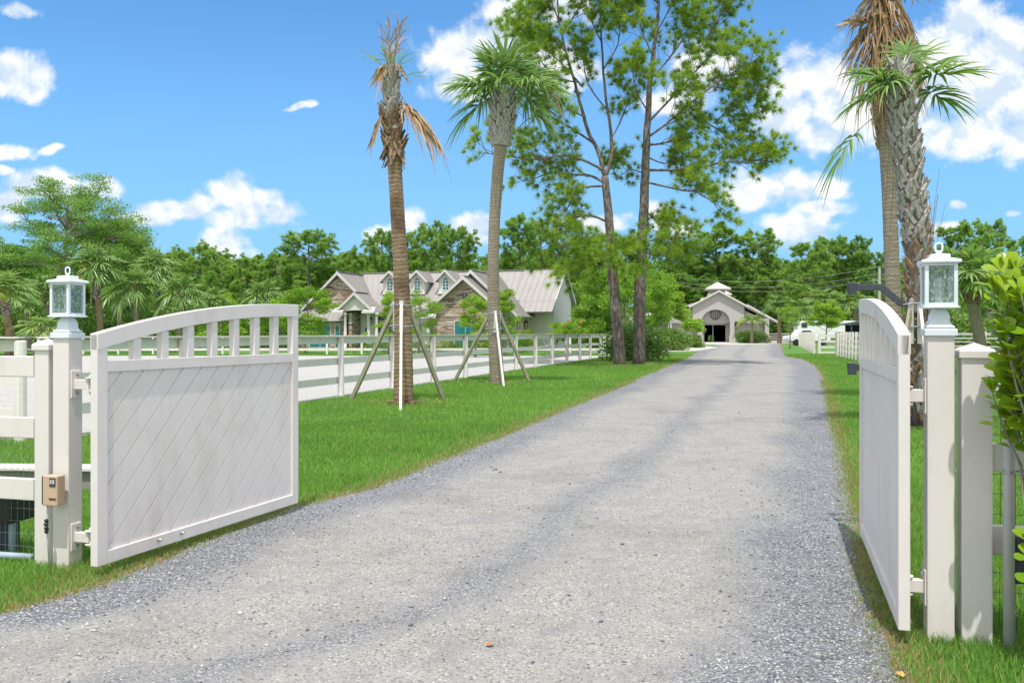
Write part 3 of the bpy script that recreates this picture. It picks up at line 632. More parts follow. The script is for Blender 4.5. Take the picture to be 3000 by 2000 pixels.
def gable_wall(name,parent,x0,x1,xm,z0,ze,zr,y,th,mat,label=None):
    return MB().prism([(x0,y,z0),(x1,y,z0),(x1,y,ze),(xm,y,zr),(x0,y,ze)],(0,th,0)).build(name,MT[mat],parent,label=label)
def window(parent,x0,x1,z0,z1,y,cols,rows,arch=False,fr=.06,mat='teal',face=-1):
    f=MB(); yy0,yy1=(y-.06,y+.02)
    f.bb(x0-fr,x0,yy0,yy1,z0-fr,z1+fr); f.bb(x1,x1+fr,yy0,yy1,z0-fr,z1+fr); f.bb(x0,x1,yy0,yy1,z0-fr,z0); f.bb(x0,x1,yy0,yy1,z1,z1+fr)
    for i in range(1,cols): x=x0+(x1-x0)*i/cols; f.bb(x-.02,x+.02,yy0+.01,yy1,z0,z1+(.12 if arch else 0))
    for i in range(1,rows): z=z0+(z1-z0)*i/rows; f.bb(x0,x1,yy0+.012,yy1,z-.018,z+.018)
    w=f.build('window',MT['trim'] if not arch else WH,parent)
    g=MB()
    if arch:
        xm=(x0+x1)/2; hw=(x1-x0)/2; ra=.28; arc=[(xm+hw*math.cos(a),y-.015,z1+ra*math.sin(a)) for a in [PI*i/10 for i in range(11)]]
        g.prism([(x0,y-.015,z0),(x1,y-.015,z0)]+arc,(0,.02,0)); g.build('pane',MT[mat],w)
        t=MB()
        for p,q in zip(arc,arc[1:]): t.bar((p[0],y-.03,p[2]+.03),(q[0],y-.03,q[2]+.03),.07,.07)
        t.build('arched_head',WH,w)
    else: g.bb(x0,x1,y-.02,y-.005,z0,z1).build('pane',MT[mat],w)
    return w
# left stone wing
gable_wall('left_wing_wall',house,-3.2,3.2,0,0,3.9,6.6,0,.3,'stone')
MB().bb(-3.2,-2.9,.3,7,0,4).bb(2.9,3.2,.3,5,0,3.9).build('left_wing_side_wall',MT['stucco_w'],house)
gable_roof('left_wing_roof',house,-3.2,3.2,0,3.9,6.9,-.45,7.2,22)
# lean-to over the left windows
m=MB();ms=MB(); seam_slope(m,ms,(-3.4,-1.5,2.75),(1.1,-1.5,2.75),(.6,0,3.75),(-3.4,0,3.75),9); r_=m.build('window_canopy_roof',MT['roof'],house); ms.build('standing_seam',MT['roof'],r_)
MB().bb(-3.3,1.0,-1.25,-1.0,0,2.7).build('bay_wall',MT['stone'],house)
MB().bb(-3.45,1.1,-1.58,-1.48,2.58,2.74).build('canopy_fascia',MT['trim'],house)
window(house,-2.2,-.25,.3,2.2,-1.25,2,1); window(house,.25,.62,.3,2.2,-1.25,1,1)
# portico
gable_roof('portico_roof',house,.95,4.15,2.55,3.55,5.0,-2.4,0.2,6,eo=.15)
m=MB(); ring=[(2.55+1.05*math.cos(PI*i/12),-2.2,3.28+.2*math.sin(PI*i/12)) for i in range(13)]
m.prism([(1.1,-2.2,3.25),(1.5,-2.2,3.25)]+ring[::-1]+[(3.6,-2.2,3.25),(4.0,-2.2,3.25),(4.0,-2.2,3.65),(2.55,-2.2,4.78),(1.1,-2.2,3.65)],(0,.25,0)); m.build('portico_arch',MT['stucco_w'],house)
for a,b in ((.55,1.6),(3.35,4.5)):
    m=MB(); ms=MB(); seam_slope(m,ms,(a,-2.6,3.35),(b,-2.6,3.35),(b-.1,-2.1,3.75),(a+.2,-2.1,3.75),3); q=m.build('return_roof',MT['roof_l'],house); MB().bb(a,b,-2.66,-2.56,3.2,3.36).build('fascia',MT['trim'],q)
for x in (1.55,3.72,4.45): MB().lathe((x,-2.05,0),[(.2,0),(.2,.15),(.14,.2),(.125,3.0),(.16,3.08),(.2,3.1),(.2,3.25)],16).build('column',MT['stucco_w'],house,smooth=True)
MB().bb(1.8,2.1,-1.9,.0,0,3.25).build('portico_side_wall',MT['stone'],house)
MB().bb(2.15,3.4,-.3,-.06,0,3.5).build('entry_wall',MT['stucco_w'],house)
MB().bb(3.42,6.0,.35,.5,0,3.5).build('entrance_wall',MT['stucco_w'],house)
dr=MB().bb(3.95,4.0,.25,.36,0,2.5).bb(4.9,4.95,.25,.36,0,2.5).bb(4.0,4.9,.25,.36,2.42,2.5).build('front_door',WH,house)
MB().bb(4.0,4.43,.3,.34,.02,2.42).bb(4.47,4.9,.3,.34,.02,2.42).build('door_leaf',WH,dr)
MB().bb(4.12,4.34,.27,.3,.4,2.1).bb(4.56,4.78,.27,.3,.4,2.1).build('door_glass',MT['glass'],dr)
for a,b in ((3.55,3.85),(5.05,5.35)): window(house,a,b,.4,2.3,.35,1,1,mat='glass')
window(house,3.55,5.35,2.65,3.05,.35,3,1,mat='glass')
# wall lanterns
def wall_lamp(x,y,z,s=1,par=house,side=0):
    e=MB(); c=(x,y,z); e.bb(x-.1*s,x+.1*s,y-.1*s,y+.1*s,z-.03*s,z); e.lathe((x,y,z+.38*s),[(.17*s,0),(.06*s,.14*s),(.02*s,.2*s)],8)
    for i in(-1,1):
        for j in(-1,1): e.bb(x+i*.09*s-.012,x+i*.09*s+.012,y+j*.09*s-.012,y+j*.09*s+.012,z,z+.38*s)
    o=e.build('wall_lantern',MT['iron'],par); MB().lathe((x,y,z+.02),[(.03*s,0),(.03*s,.2*s)],6).build('candle',MT['bulb'],o); return o
wall_lamp(3.2,-.5,2.35)
# wreath like wall ornament
MB().ico((2.75,-.36,1.75),.16,.7,.3,1.5,.3).build('wall_ornament',MT['iron'],house)
# main roof and walls
m=MB();ms=MB(); sl1=(7.1-3.5)/5.3
seam_slope(m,ms,(2.2,-.35,3.3),(19.3,-.35,3.3),(19.3,5,7.08),(-.2,5,7.08),34)
seam_slope(m,ms,(19.3,10.4,3.3),(-.2,10.4,3.3),(-.2,5,7.08),(19.3,5,7.08),34)
mr_=m.build('main_roof',MT['roof'],house); ms.build('standing_seam',MT['roof'],mr_); MB().bar((-.2,5,7.12),(19.35,5,7.12),.28,.06).build('ridge_cap',MT['roof'],mr_)
MB().bb(3.2,10.3,-.42,-.32,3.15,3.3).build('fascia',MT['trim'],house)
MB().bb(6.0,11,.3,.5,0,3.3).build('front_wall',MT['stucco_w'],house)
for a in (6.3,8.2): window(house,a,a+1.3,.5,2.3,.3,2,2)
# dormers
for i,x in enumerate((4.0,6.6,9.25)):
    d=MB(); d.prism([(x-.68,1.9,4.6),(x+.68,1.9,4.6),(x+.68,1.9,6.25),(x,1.9,6.85),(x-.68,1.9,6.25)],(0,2.6,0)); dm=d.build('dormer',MT['stucco_w'],house)
    m=MB();ms=MB()
    for sg in(-1,1):
        if sg>0: seam_slope(m,ms,(x+1.0,1.62,6.05),(x+1.0,4.8,6.05),(x,4.8,7.05),(x,1.62,7.05),9,th=.09)
        else: seam_slope(m,ms,(x-1.0,4.8,6.05),(x-1.0,1.62,6.05),(x,1.62,7.05),(x,4.8,7.05),9,th=.09)
    m.v and m.build('dormer_roof',MT['roof'],dm); ms.build('dormer_seam',MT['roof'],dm)
    t=MB()
    for sg in(-1,1): t.prism([(x+sg*1.02,1.6,6.07),(x,1.6,7.08),(x,1.6,6.85),(x+sg*1.02,1.6,5.88)],(0,-.06,0))
    t.build('rake_trim',MT['trim'],dm)
    MB().bb(x-.75,x+.75,1.7,1.9,4.95,5.05).build('dormer_sill',MT['trim'],dm)
    window(dm,x-.26,x+.26,5.3,6.1,1.88,2,3,arch=True)
# right wing: white gable behind, stone gable before
gable_wall('white_gable_wall',house,10.0,17.0,13.5,0,3.2,6.25,-3.6,.3,'stucco_w')
gable_roof('white_gable_roof',house,10.0,17.0,13.5,3.3,6.55,-4.1,3.8,30)
gable_wall('stone_gable_wall',house,10.6,16.2,13.4,0,3.5,5.75,-5.3,.35,'stone')
gable_roof('stone_gable_roof',house,10.6,16.2,13.4,3.55,5.98,-5.7,-3.3,8,eo=.3)
m=MB();ms=MB(); seam_slope(m,ms,(9.9,-5.9,2.85),(11.2,-5.9,2.85),(11.1,-5.3,3.35),(10.1,-5.3,3.35),3); q=m.build('return_roof',MT['roof_l'],house); MB().bb(9.9,11.2,-5.97,-5.86,2.7,2.86).build('fascia',MT['trim'],q)
MB().lathe((10.45,-5.55,0),[(.18,0),(.15,.2),(.14,2.5),(.18,2.7)],14).build('column',MT['stucco_w'],house,smooth=True)
window(house,12.6,14.35,.3,2.45,-5.3,2,1); wall_lamp(13.45,-5.5,3.9,1.4)
# right side: garage wall
MB().bb(16.7,17.0,-3.3,1.5,0,3.2).build('garage_wall',MT['cream'],house)
for k,y in enumerate((-2.9,-.5)):
    dd=MB().bb(17.0,17.04,y,y+1.9,0,2.35).build('garage_door',MT['cream'],house)
    m=MB()
    for z in (.58,1.16,1.74): m.bb(17.04,17.055,y+.02,y+1.88,z-.012,z+.012)
    m.build('door_joint',MT['trim'],dd)
    MB().bb(17.0,17.06,y-.12,y-.02,0,2.45).build('door_surround',MT['trim'],dd)
for y in (-3.15,-.75): wall_lamp(17.2,y,1.9,1.25)
MB().tube([(17.15,-3.5,3.0),(17.2,-3.5,2.7),(17.05,-3.5,2.5),(17.05,-3.5,0)],.06,8).build('downpipe',MT['trim'],house)
# tall right block with side gable wall
m=MB();ms=MB(); seam_slope(m,ms,(15.6,.9,4.28),(19.3,.9,4.28),(19.3,5.0,7.15),(15.6,5.0,7.15),7); q=m.build('tall_block_roof',MT['roof'],house); ms.build('standing_seam',MT['roof'],q); MB().bb(16.2,19.35,.8,.9,4.05,4.27).build('fascia',MT['trim'],q)
MB().bb(16.6,19.0,1.5,1.8,0,4.4).build('tall_block_wall',MT['stucco_w'],house)
sw=MB().prism([(19.0,1.5,0),(19.0,8.6,0),(19.0,8.6,4.3),(19.0,5.05,7.0),(19.0,1.5,4.5)],(.02,0,0)).build('side_gable_wall',MT['stucco_w'],house)
v_=MB()
for i in range(7): v_.bb(19.02,19.06,4.8,5.3,5.15+i*.12,5.2+i*.12)
v_.build('gable_vent',MT['trim'],sw)
t=MB()
for (y0,z0) in ((.9,4.25),(9.2,4.25)): t.bar((19.33,y0,z0-.05),(19.33,5.0,7.08),.07,.24)
t.build('side_rake_trim',MT['trim'],house)
for (y,w_,z0,z1) in ((2.4,.7,.5,2.2),(4.9,.5,1.0,2.0),(7.2,.8,.9,2.2)): MB().bb(19.02,19.06,y,y+w_,z0,z1).build('side_window',MT['glass'],house)
MB().bb(-3.0,19,8.4,8.6,0,4).build('rear_wall',MT['stucco_w'],house)
# ================= barn =================
BD_=150.; bx=px(1650,BD_); brz=math.atan2(-.269,.963)*1.0
barn=empty('horse_barn',(bx,BD_,0),R(-9),'grey stucco barn with arched entrance, hanging orb and cupola at the end of the drive','barn')
def bX(x): return (x-1650)/F*BD_
def bZ(y): return hz(y,BD_)
xl,xr=bX(1592),bX(1708); zp=bZ(672); ze=bZ(703)
# portico gable front with arch cut
xa,xb=bX(1613),bX(1675); za=bZ(748)
xc=(xa+xb)/2; ra_=(xb-xa)/2; zs=bZ(737); rz_=bZ(711)-zs
arc=[(xc+ra_*math.cos(PI-PI*i/20),0,zs+rz_*math.sin(PI*i/20)) for i in range(21)]
xL,xR=bX(1536),bX(1763); zb_=bZ(731)
m=MB(); m.prism([(xL,0,bZ(738)),(xa,0,bZ(738))]+arc+[(xb,0,bZ(738)),(xR,0,bZ(738)),(xR,0,zb_),(xr,0,zb_),(xr,0,ze),(0+bX(1651),0,zp),(xl,0,ze),(xl,0,zb_),(xL,0,zb_)],(0,.5,0))
m.build('front_gable_wall',MT['stucco'],barn)
for a,b in ((1536,1545),(1603,1614),(1676,1686),(1754,1763)):
    c=MB().bb(bX(a),bX(b),-.04,.6,0,bZ(738)+.02).build('pier',MT['stucco'],barn); MB().bb(bX(a)-.15,bX(b)+.15,-.16,.7,0,1.15).build('pier_base',MT['stucco'],c)
MB().bb(xl-.1,xa,1.6,1.9,0,4.2).bb(xb,xR,1.6,1.9,0,4.4).bb(xL,xl,1.6,1.9,0,4.2).build('recess_wall',MT['stucco'],barn)
MB().bb(xa-.1,xb+.1,2.2,2.4,bZ(746),7.4).build('arch_back_wall',MT['stucco_w'],barn)
MB().bb(xa-.4,xb+.4,2.4,22,-.0,.02).build('aisle_floor',MT['paving'],barn)
MB().bb(xa-.6,xa-.4,2.4,26,0,4).bb(xb+.4,xb+.6,2.4,26,0,4).bb(xa-.6,xb+.6,2.4,26,4,4.1).build('aisle_lining',MT['dark'],barn)  # lining coloured near-black so the aisle's shade is in the colour
MB().bb(xa-.6,xc+.1,25,25.2,0,4.1).bb(xc+1.3,xb+.6,25,25.2,0,4.1).bb(xc+.1,xc+1.3,25,25.2,1.1,4.1).build('rear_door_wall',MT['dark'],barn)  # closes the aisle end with the same painted shade
MB().bb(xa+.0,xa+.5,2.0,2.15,0,3.3).build('sliding_door',MT['stucco'],barn); MB().bb(xb-.5,xb,2.0,2.15,0,3.3).build('sliding_door',MT['stucco'],barn)
m=MB(); m.tube([(xc-.3,2.6,0),(xc-.3,2.6,3.0)],.06,6); m.bb(xc-1.2,xc+1.8,2.6,2.7,2.9,3.0); m.build('inner_frame',MT['trim'],barn)
# wing walls and roofs
bL,bR=bX(1470),bX(1783)
m=MB(); 
m.prism([(bX(1651),.6,bZ(676)),(xr+.3,.6,bZ(700)),(bR,.6,bZ(737)),(bR,.6,bZ(741)),(xr,.6,bZ(705)),(bX(1651),.6,bZ(680))],(0,26,0)); m.prism([(bX(1651),.6,bZ(676)),(bX(1651),.6,bZ(680)),(bL,.6,bZ(741)),(bL,.6,bZ(737))],(0,26,0)); m.build('main_roof',MT['roof_l'],barn)
m=MB(); o_=.5
for a,b in (((bX(1651),zp+.35),(xr+.55,ze-.02)),((bX(1651),zp+.35),(xl-.55,ze-.02))):
    m.prism([(a[0],-.5,a[1]),(b[0],-.5,b[1]),(b[0],-.5,b[1]-.3),(a[0],-.5,a[1]-.3)],(0,7,0))
r_=m.build('portico_roof',MT['roof_l'],barn)
m=MB()
for b in (xr+.6,xl-.6): m.prism([(bX(1651),-.56,zp+.4),(b,-.56,ze-.0),(b,-.56,ze-.3),(bX(1651),-.56,zp+.08)],(0,.05,0))
m.build('rake_trim',MT['trim'],r_)
MB().prism([(bR,.45,bZ(737)),(bR,.45,bZ(742)),(xr+.6,.45,bZ(704)),(xr+.6,.45,bZ(699))],(0,.14,0)).build('side_rake_trim',MT['trim'],barn)
MB().bb(bR-.15,bR+.05,.5,26,bZ(742),bZ(738)).build('gutter',MT['trim'],barn)
MB().bb(bX(1760),bX(1764),.6,26,0,4.2).build('side_wall',MT['stucco'],barn)
MB().bb(bX(1440),xL,3.5,3.8,0,3.4).build('left_range_wall',MT['stucco_w'],barn)
m=MB(); m.add([(bX(1430),2.8,3.2),(xL+1,2.8,3.2),(xL+1,6.5,5.0),(bX(1430),6.5,5.0)],[(0,1,2,3)]); m.prism([(bX(1430),2.8,3.2),(xL+1,2.8,3.2),(xL+1,2.8,3.0),(bX(1430),2.8,3.0)],(0,.1,0)); m.build('left_range_roof',MT['roof_l'],barn)
MB().bb(bX(1478),bX(1500),3.4,3.5,.9,2.4).build('left_range_window',MT['glass'],barn)
MB().prism([(bL+1.5,1.2,0),(bR-1.5,1.2,0),(bR-1.5,1.2,bZ(744)),(bX(1651),1.2,bZ(684)),(bL+1.5,1.2,bZ(746))][1:]+[(xb+.4,1.2,bZ(748)),(xb+.4,1.2,0)] if False else [(bL+2,.9,bZ(742)),(bR-1.2,.9,bZ(742)),(bX(1651),.9,bZ(682))],(0,.2,0)).build('gable_infill_wall',MT['stucco'],barn)
# cupola
def cupola(x,y,zb,s):
    q=1.414; m=MB(); m.bb(x-1.2*s,x+1.2*s,y-1.2*s,y+1.2*s,zb,zb+1.0*s); c=m.build('cupola',MT['stucco'],barn)
    MB().lathe((x,y,zb+.95*s),[(2.1*s*q,0),(2.1*s*q,.18*s),(.05,1.35*s)],4,rot=PI/4).build('cupola_roof',MT['roof_l'],c)
cupola(bX(1652),4.5,zp-.3,1.0); cupola(bX(1664),13,zp-.9,1.0)
e=empty('orb_chandelier',(0,0,0),0,'round black iron orb lamp hanging in the barn archway','lamp'); e.location=barn.matrix_basis@Vector((xc,.9,bZ(722)))
e.rotation_euler=(0,0,R(-9)); m=MB(); ro=.85
for k in range(6):
    a=PI*k/6; pts=[(ro*math.cos(t)*math.cos(a),ro*math.cos(t)*math.sin(a),ro*math.sin(t)) for t in [2*PI*i/20 for i in range(21)]]; m.tube(pts,.035,5,False)
m.tube([(ro*math.cos(t),ro*math.sin(t),0) for t in [2*PI*i/20 for i in range(21)]],.035,5,False); m.build('orb_hoops',MT['iron'],e)
m=MB(); m.tube([(0,0,ro),(0,0,ro+.5)],.02,5)
for k in range(4): a=k*PI/2; m.tube([(0,0,-.5),(.35*math.cos(a),.35*math.sin(a),-.4),(.35*math.cos(a),.35*math.sin(a),0)],.03,5)
m.build('candle_arms',MT['iron'],e)
for x in (1592,1690): wall_lamp(bX(x),1.3,2.2,1.6,barn)
# ================= trailer, pickup, shed =================
n=NM('trailer_skin'); n.set(Base_Color=(.78,.80,.83),Roughness=.3); MT['skin']=n.m
td=128; e=empty('horse_trailer',(px(1840,td),td,0),R(-3),'long white horse trailer with dark windows parked behind the paddock gate','trailer')
sx_=td/F
def tX(x): return (x-1840)*sx_
tz0,tz1=.75,hz(737,td)
MB().bb(tX(1832),tX(1990),0,2.4,tz0,tz1).build('body',MT['skin'],e,bevel=.12)
MB().bb(tX(1834),tX(1988),-.03,0,tz1-.55,tz1-.47).bb(tX(1834),tX(1988),-.03,0,tz0+.5,tz0+.58).build('side_stripe',MT['conduit'],e)
for a,b in ((1842,1853),(1900,1908),(1953,1985)):
    f=MB().bb(tX(a)-.06,tX(b)+.06,-.05,-.01,hz(751,td)-.06,hz(742,td)+.06).build('window',MT['slate'],e,bevel=.02); MB().bb(tX(a),tX(b),-.07,-.05,hz(751,td),hz(742,td)).build('pane',MT['glass'],f)
for x in (1935,1950): MB().lathe((0,0,0),[(.2,-.14),(.42,-.12),(.42,.12),(.2,.14)],16).build('wheel',MT['black'],e).matrix_local=Matrix.Translation((tX(x),.3,.42))@Matrix.Rotation(PI/2,4,'X')
vd=110; e=empty('pickup_truck',(px(1812,vd),vd,0),R(8),'white pickup truck parked by the paddock fence corner, mostly hidden by the fence','truck')
MB().prism([(0,0,.55),(5.4,0,.55),(5.4,0,1.25),(3.6,0,1.3),(3.4,0,1.3),(2.9,0,1.95),(1.7,0,1.95),(1.1,0,1.3),(.15,0,1.15),(0,0,.9)],(0,1.9,0)).build('body',MT['skin'],e,bevel=.07)
MB().prism([(1.3,-.01,1.33),(3.2,-.01,1.33),(2.8,-.01,1.86),(1.75,-.01,1.86)],(0,.02,0)).build('side_window',MT['glass'],e)
for x in (.95,4.4): MB().lathe((0,0,0),[(.2,-.12),(.4,-.1),(.4,.1),(.2,.12)],16).build('wheel',MT['black'],e).matrix_local=Matrix.Translation((x,.1,.4))@Matrix.Rotation(PI/2,4,'X')
MB().bb(-.04,.02,.3,.6,.85,1.05).build('headlight',MT['bulb'],e)
sd_=118; e=empty('open_shelter',(px(1990,sd_),sd_,0),R(-6),'low dark open sided shelter at the right end of the horse trailer','shelter')
MB().prism([(-2.2,0,2.6),(2.6,0,3.5),(2.6,0,3.7),(-2.3,0,2.75)],(0,4,0)).build('roof',MT['slate'],e)
MB().bb(-1.9,-1.75,.1,.25,0,2.7).bb(2.2,2.35,.1,.25,0,3.4).bb(.2,.35,.1,.25,0,3.1).build('post',MT['slate'],e)
MB().bb(-1.9,2.3,3,3.1,0,2.6).build('back_wall',MT['dark'],e)
# utility pole and lines
pd=135; e=empty('utility_pole',(px(2020,pd),pd,0),R(0),'pale concrete utility pole carrying three wires left of the palm trunks','pole')
MB().lathe((0,0,0),[(.28,0),(.2,hz(614,pd))],8).build('pole',MT['stucco'],e)
MB().bar((-1.2,0,hz(640,pd)),(0,0,hz(645,pd)),.1,.1).bar((-.9,0,hz(650,pd)),(-.9,0,hz(642,pd)),.14,.14).build('insulator_arm',MT['steel'],e)
MT['wire']=plain('wire',(.55,.56,.56),.5,0,5,.05)
for k,(ya,yb) in enumerate(((612,652),(628,664),(641,672))):
    m=MB(); a=Vector((px(2020,pd),pd,hz(ya,pd))); b=Vector((px(1560,175),175,hz(yb-16,175))); c=Vector((px(2300,118),118,hz(ya-16,118)))
    pts=[a.lerp(b,t/16)-Vector((0,0,1.5*4*(t/16)*(1-t/16))) for t in range(17)]
    pts=[c.lerp(a,t/6)-Vector((0,0,.5*4*(t/6)*(1-t/6))) for t in range(6)]+pts
    tag(m.tube(pts,.022,4,False).build('power_line',MT['wire']),'%s of the three power lines crossing behind the barn'%(('highest','middle','lowest')[k]),'power line',group='power lines')
# neighbouring roofs at the left edge and behind pines
e=empty('blue_grey_shed',(px(-2,95),95,0),0,'pale blue grey shed wall at the far left edge behind the palms','shed')
MB().bb(-3,.35,0,3,0,2.9).build('wall',MT['lamp'],e); MB().bb(-3.2,.6,-.2,3.2,2.9,3.1).build('roof',MT['trim'],e)
# metal chair back by the house
e=tag(MB().tube([(.28*math.cos(t),0,.95+.38*math.sin(t)) for t in [2*PI*i/16 for i in range(17)]],.035,6,False).tube([(0,0,.6),(0,0,1.3)],.02,5).tube([(-.2,0,0),(-.15,0,.6)],.03,5).tube([(.2,0,0),(.15,0,.6)],.03,5).bb(-.25,.25,-.4,.0,.42,.46).build('garden_chair',MT['rope']),'pale blue oval backed garden chair outside the house by the flowering shrubs','chair'); e.location=(px(1257,70),70,0)
# ---------------- vegetation materials ----------------
MT['needle']=foliage('pine_needle',(.12,.25,.025),(.44,.58,.075),.45,.5,(.42,.36,.06),.3)
MT['needle_far']=foliage('pine_needle_far',(.15,.31,.055),(.45,.62,.16),.45,.6,(.34,.36,.08),.2)
MT['frond']=foliage('palm_frond',(.08,.20,.04),(.36,.50,.17),.4,.35,(.50,.50,.16),.5)
MT['frond_dry']=foliage('dry_frond',(.22,.13,.07),(.60,.43,.27),.25,.7)
MT['leaf']=foliage('broad_leaf',(.12,.29,.022),(.42,.60,.06),.4,.4,(.55,.50,.05),.4)
MT['leaf_d']=foliage('dark_leaf',(.08,.18,.03),(.28,.42,.09),.25,.4,(.20,.28,.05),.4)
MT['feather']=foliage('feathery_leaf',(.10,.26,.045),(.34,.50,.12),.35,.6,(.30,.40,.10),.2)
MT['clusia']=foliage('thick_leaf',(.13,.27,.012),(.42,.56,.035),.35,.22,(.65,.50,.06),.6)
def barkm(name,c1,c2,vs,sc_=6,bump=1.,bd=.03,c3=None):
    n=NM(name); v=n.vec(vs); f=n.noise(sc_,6,v,.7); g=n.n('ShaderNodeTexVoronoi',{'Vector':v,'Scale':sc_*1.3}); c=n.mix(n.map(f,.35,.65),c1,c2)
    if c3: c=n.mix(n.map(n.noise(1.4,4),.5,.68,0,.8),c,c3)
    n.set(Base_Color=n.mix(n.map(g.outputs['Distance'],.35,.8,0,.6),c,tuple(x*.3 for x in c1)),Roughness=.95); n.bump(n.math('SUBTRACT',f,n.math('MULTIPLY',g.outputs['Distance'],.6)),bump,bd); return n.m
MT['bark']=barkm('pine_bark',(.11,.09,.08),(.34,.30,.275),(1,1,.3),9,1.,.05,(.26,.15,.095))
MT['twig']=plain('grey_twig',(.20,.175,.155),.9,0,8,.3)
MT['bark_s']=plain('smooth_bark',(.27,.24,.20),.9,0,8,.3,bs=20,bst=.5)
def ringm(name,c1,c2,c3,stain=None):
    n=NM(name); w=n.noise(2.2,4); z=n.n('ShaderNodeSeparateXYZ',{0:n.tc.outputs['Object']}).outputs[2]
    r=n.math('FRACT',n.math('ADD',n.math('MULTIPLY',z,11.),n.math('MULTIPLY',w,2.6))); f=n.noise(14,5,n.vec((1,1,4)),.7)
    c=n.mix(n.map(f,.35,.65),c1,c2); c=n.mix(n.map(r,.80,.93,0,.85),c,c3); 
    if stain: c=n.mix(n.map(n.noise(.9,3),.5,.62,0,.75),c,stain)
    n.set(Base_Color=c,Roughness=.95); n.bump(n.math('ADD',r,f),1.,.02); return n.m
MT['trunk1']=ringm('brown_palm_trunk',(.17,.10,.06),(.42,.29,.185),(.66,.54,.40),(.10,.055,.035))
MT['trunk2']=ringm('grey_palm_trunk',(.21,.165,.125),(.41,.345,.275),(.56,.49,.41))
MT['boot']=plain('grey_boot',(.40,.375,.35),.9,0,9,.45,bs=40,bst=.6,vs=(3,3,1))
MT['boot_b']=plain('brown_boot',(.30,.20,.13),.9,0,9,.5,bs=40,bst=.6)
MT['brace']=plain('treated_timber',(.36,.34,.24),.85,0,7,.35,bs=30,bst=.4,vs=(4,4,.4))
MT['brace_w']=plain('bleached_timber',(.66,.64,.60),.85,0,7,.2,bs=30,bst=.4,vs=(4,4,.4))
UP=np.array([0,0,1.])
# ---------------- palm fronds ----------------
def frond_geo(g,O,dirv,pl,fr,n_,droop,segs=4,w0=.05,spread=2.2,pet_w=.012,cup=.25,fold=.5,drybend=0.):
    """costapalmate frond: returns quads V,F (petiole + leaflets)"""
    O=np.array(O,float); d=unit(np.array(dirv,float)); V=[];Q=[];rn=[]
    K=5; pts=[];
    for i in range(K+1):
        t=i/K; pts.append(O+d*pl*t-UP*droop*.35*pl*t*t)
    e=unit(pts[-1]-pts[-2]); s=np.cross(e,UP); s=unit(s) if np.linalg.norm(s)>.05 else np.array([1.,0,0]); nrm=np.cross(s,e)
    b=0
    for i in range(K):
        a,c=pts[i],pts[i+1]
        for k,(q,w) in enumerate(((s,pet_w),(nrm,pet_w))):
            V+= [a-q*w,a+q*w,c+q*w*.8,c-q*w*.8]; Q.append([b,b+1,b+2,b+3]); b+=4; rn+=[.6]*4
    hb=pts[-1]
    costa=[hb+e*fr*.28*t-UP*droop*.2*fr*t*t for t in (0,.33,.66,1)]
    for j in range(n_):
        u=-1+2*j/(n_-1); an=u*spread+g.normal(0,.035); 
        L=fr*(1-.32*abs(u)**1.5)*g.uniform(.86,1.06)
        o=costa[int(min(3,3*(1-abs(u))*1.2))]
        ld=unit(e*math.cos(an)+s*math.sin(an)+nrm*cup*abs(math.sin(an))+g.normal(0,.03,3))
        wv=np.cross(ld,nrm); wv=unit(wv)*math.cos(fold)+nrm*math.sin(fold)*(1 if j%2 else -1); wv=unit(wv)
        r=g.uniform(0,.8); prev=None; dr=droop*g.uniform(.6,1.5)
        for k in range(segs+1):
            t=k/segs; p=o+ld*L*t-UP*(dr*L*(t**2.2)*.75)+ (drybend*L*t*t*g.normal(0,.25,3) if drybend else 0)
            w=w0*.5*(.25+1.4*t if t<.35 else .74)*(1-t**3)+.0012
            V+=[p-wv*w,p+wv*w]; rn+=[r+.12*t]*2
            if k: Q.append([b,b+1,b+3,b+2]); b+=2
        b+=2
    return np.array(V),np.array(Q),np.array(rn)
def crown(name,par,fr_list,mat,seed,**k):
    g=np.random.default_rng(seed); VV=[];QQ=[];RR=[];off=0
    for f in fr_list:
        V,Q,r=frond_geo(g,*f,**k); VV.append(V); QQ.append(Q+off); RR.append(np.clip(r+g.uniform(-.12,.15),0,.95)); off+=len(V)
    return np_mesh(name,np.concatenate(VV),np.concatenate(QQ),mat,par,np.concatenate(RR))
def ring_trunk(m,pts,rad,n=16,step=.09,amp=.035,seed=0):
    """trunk with fine leaf scar rings"""
    g=random.Random(seed); P=[Vector(p) for p in pts]; L=[0]
    for a,b in zip(P,P[1:]): L.append(L[-1]+(b-a).length)
    k=int(L[-1]/step*2); out=[];rr=[]
    for i in range(k+1):
        s=L[-1]*i/k; j=max(q for q in range(len(L)) if L[q]<=s+1e-9); j=min(j,len(P)-2); t=(s-L[j])/(L[j+1]-L[j])
        t2=t; out.append(P[j].lerp(P[j+1],t2)); rr.append((rad[j]+(rad[j+1]-rad[j])*t)*(1+(amp if i%2 else -amp*.3)+g.uniform(-.02,.02)))
    m.tube(out,rr,n)
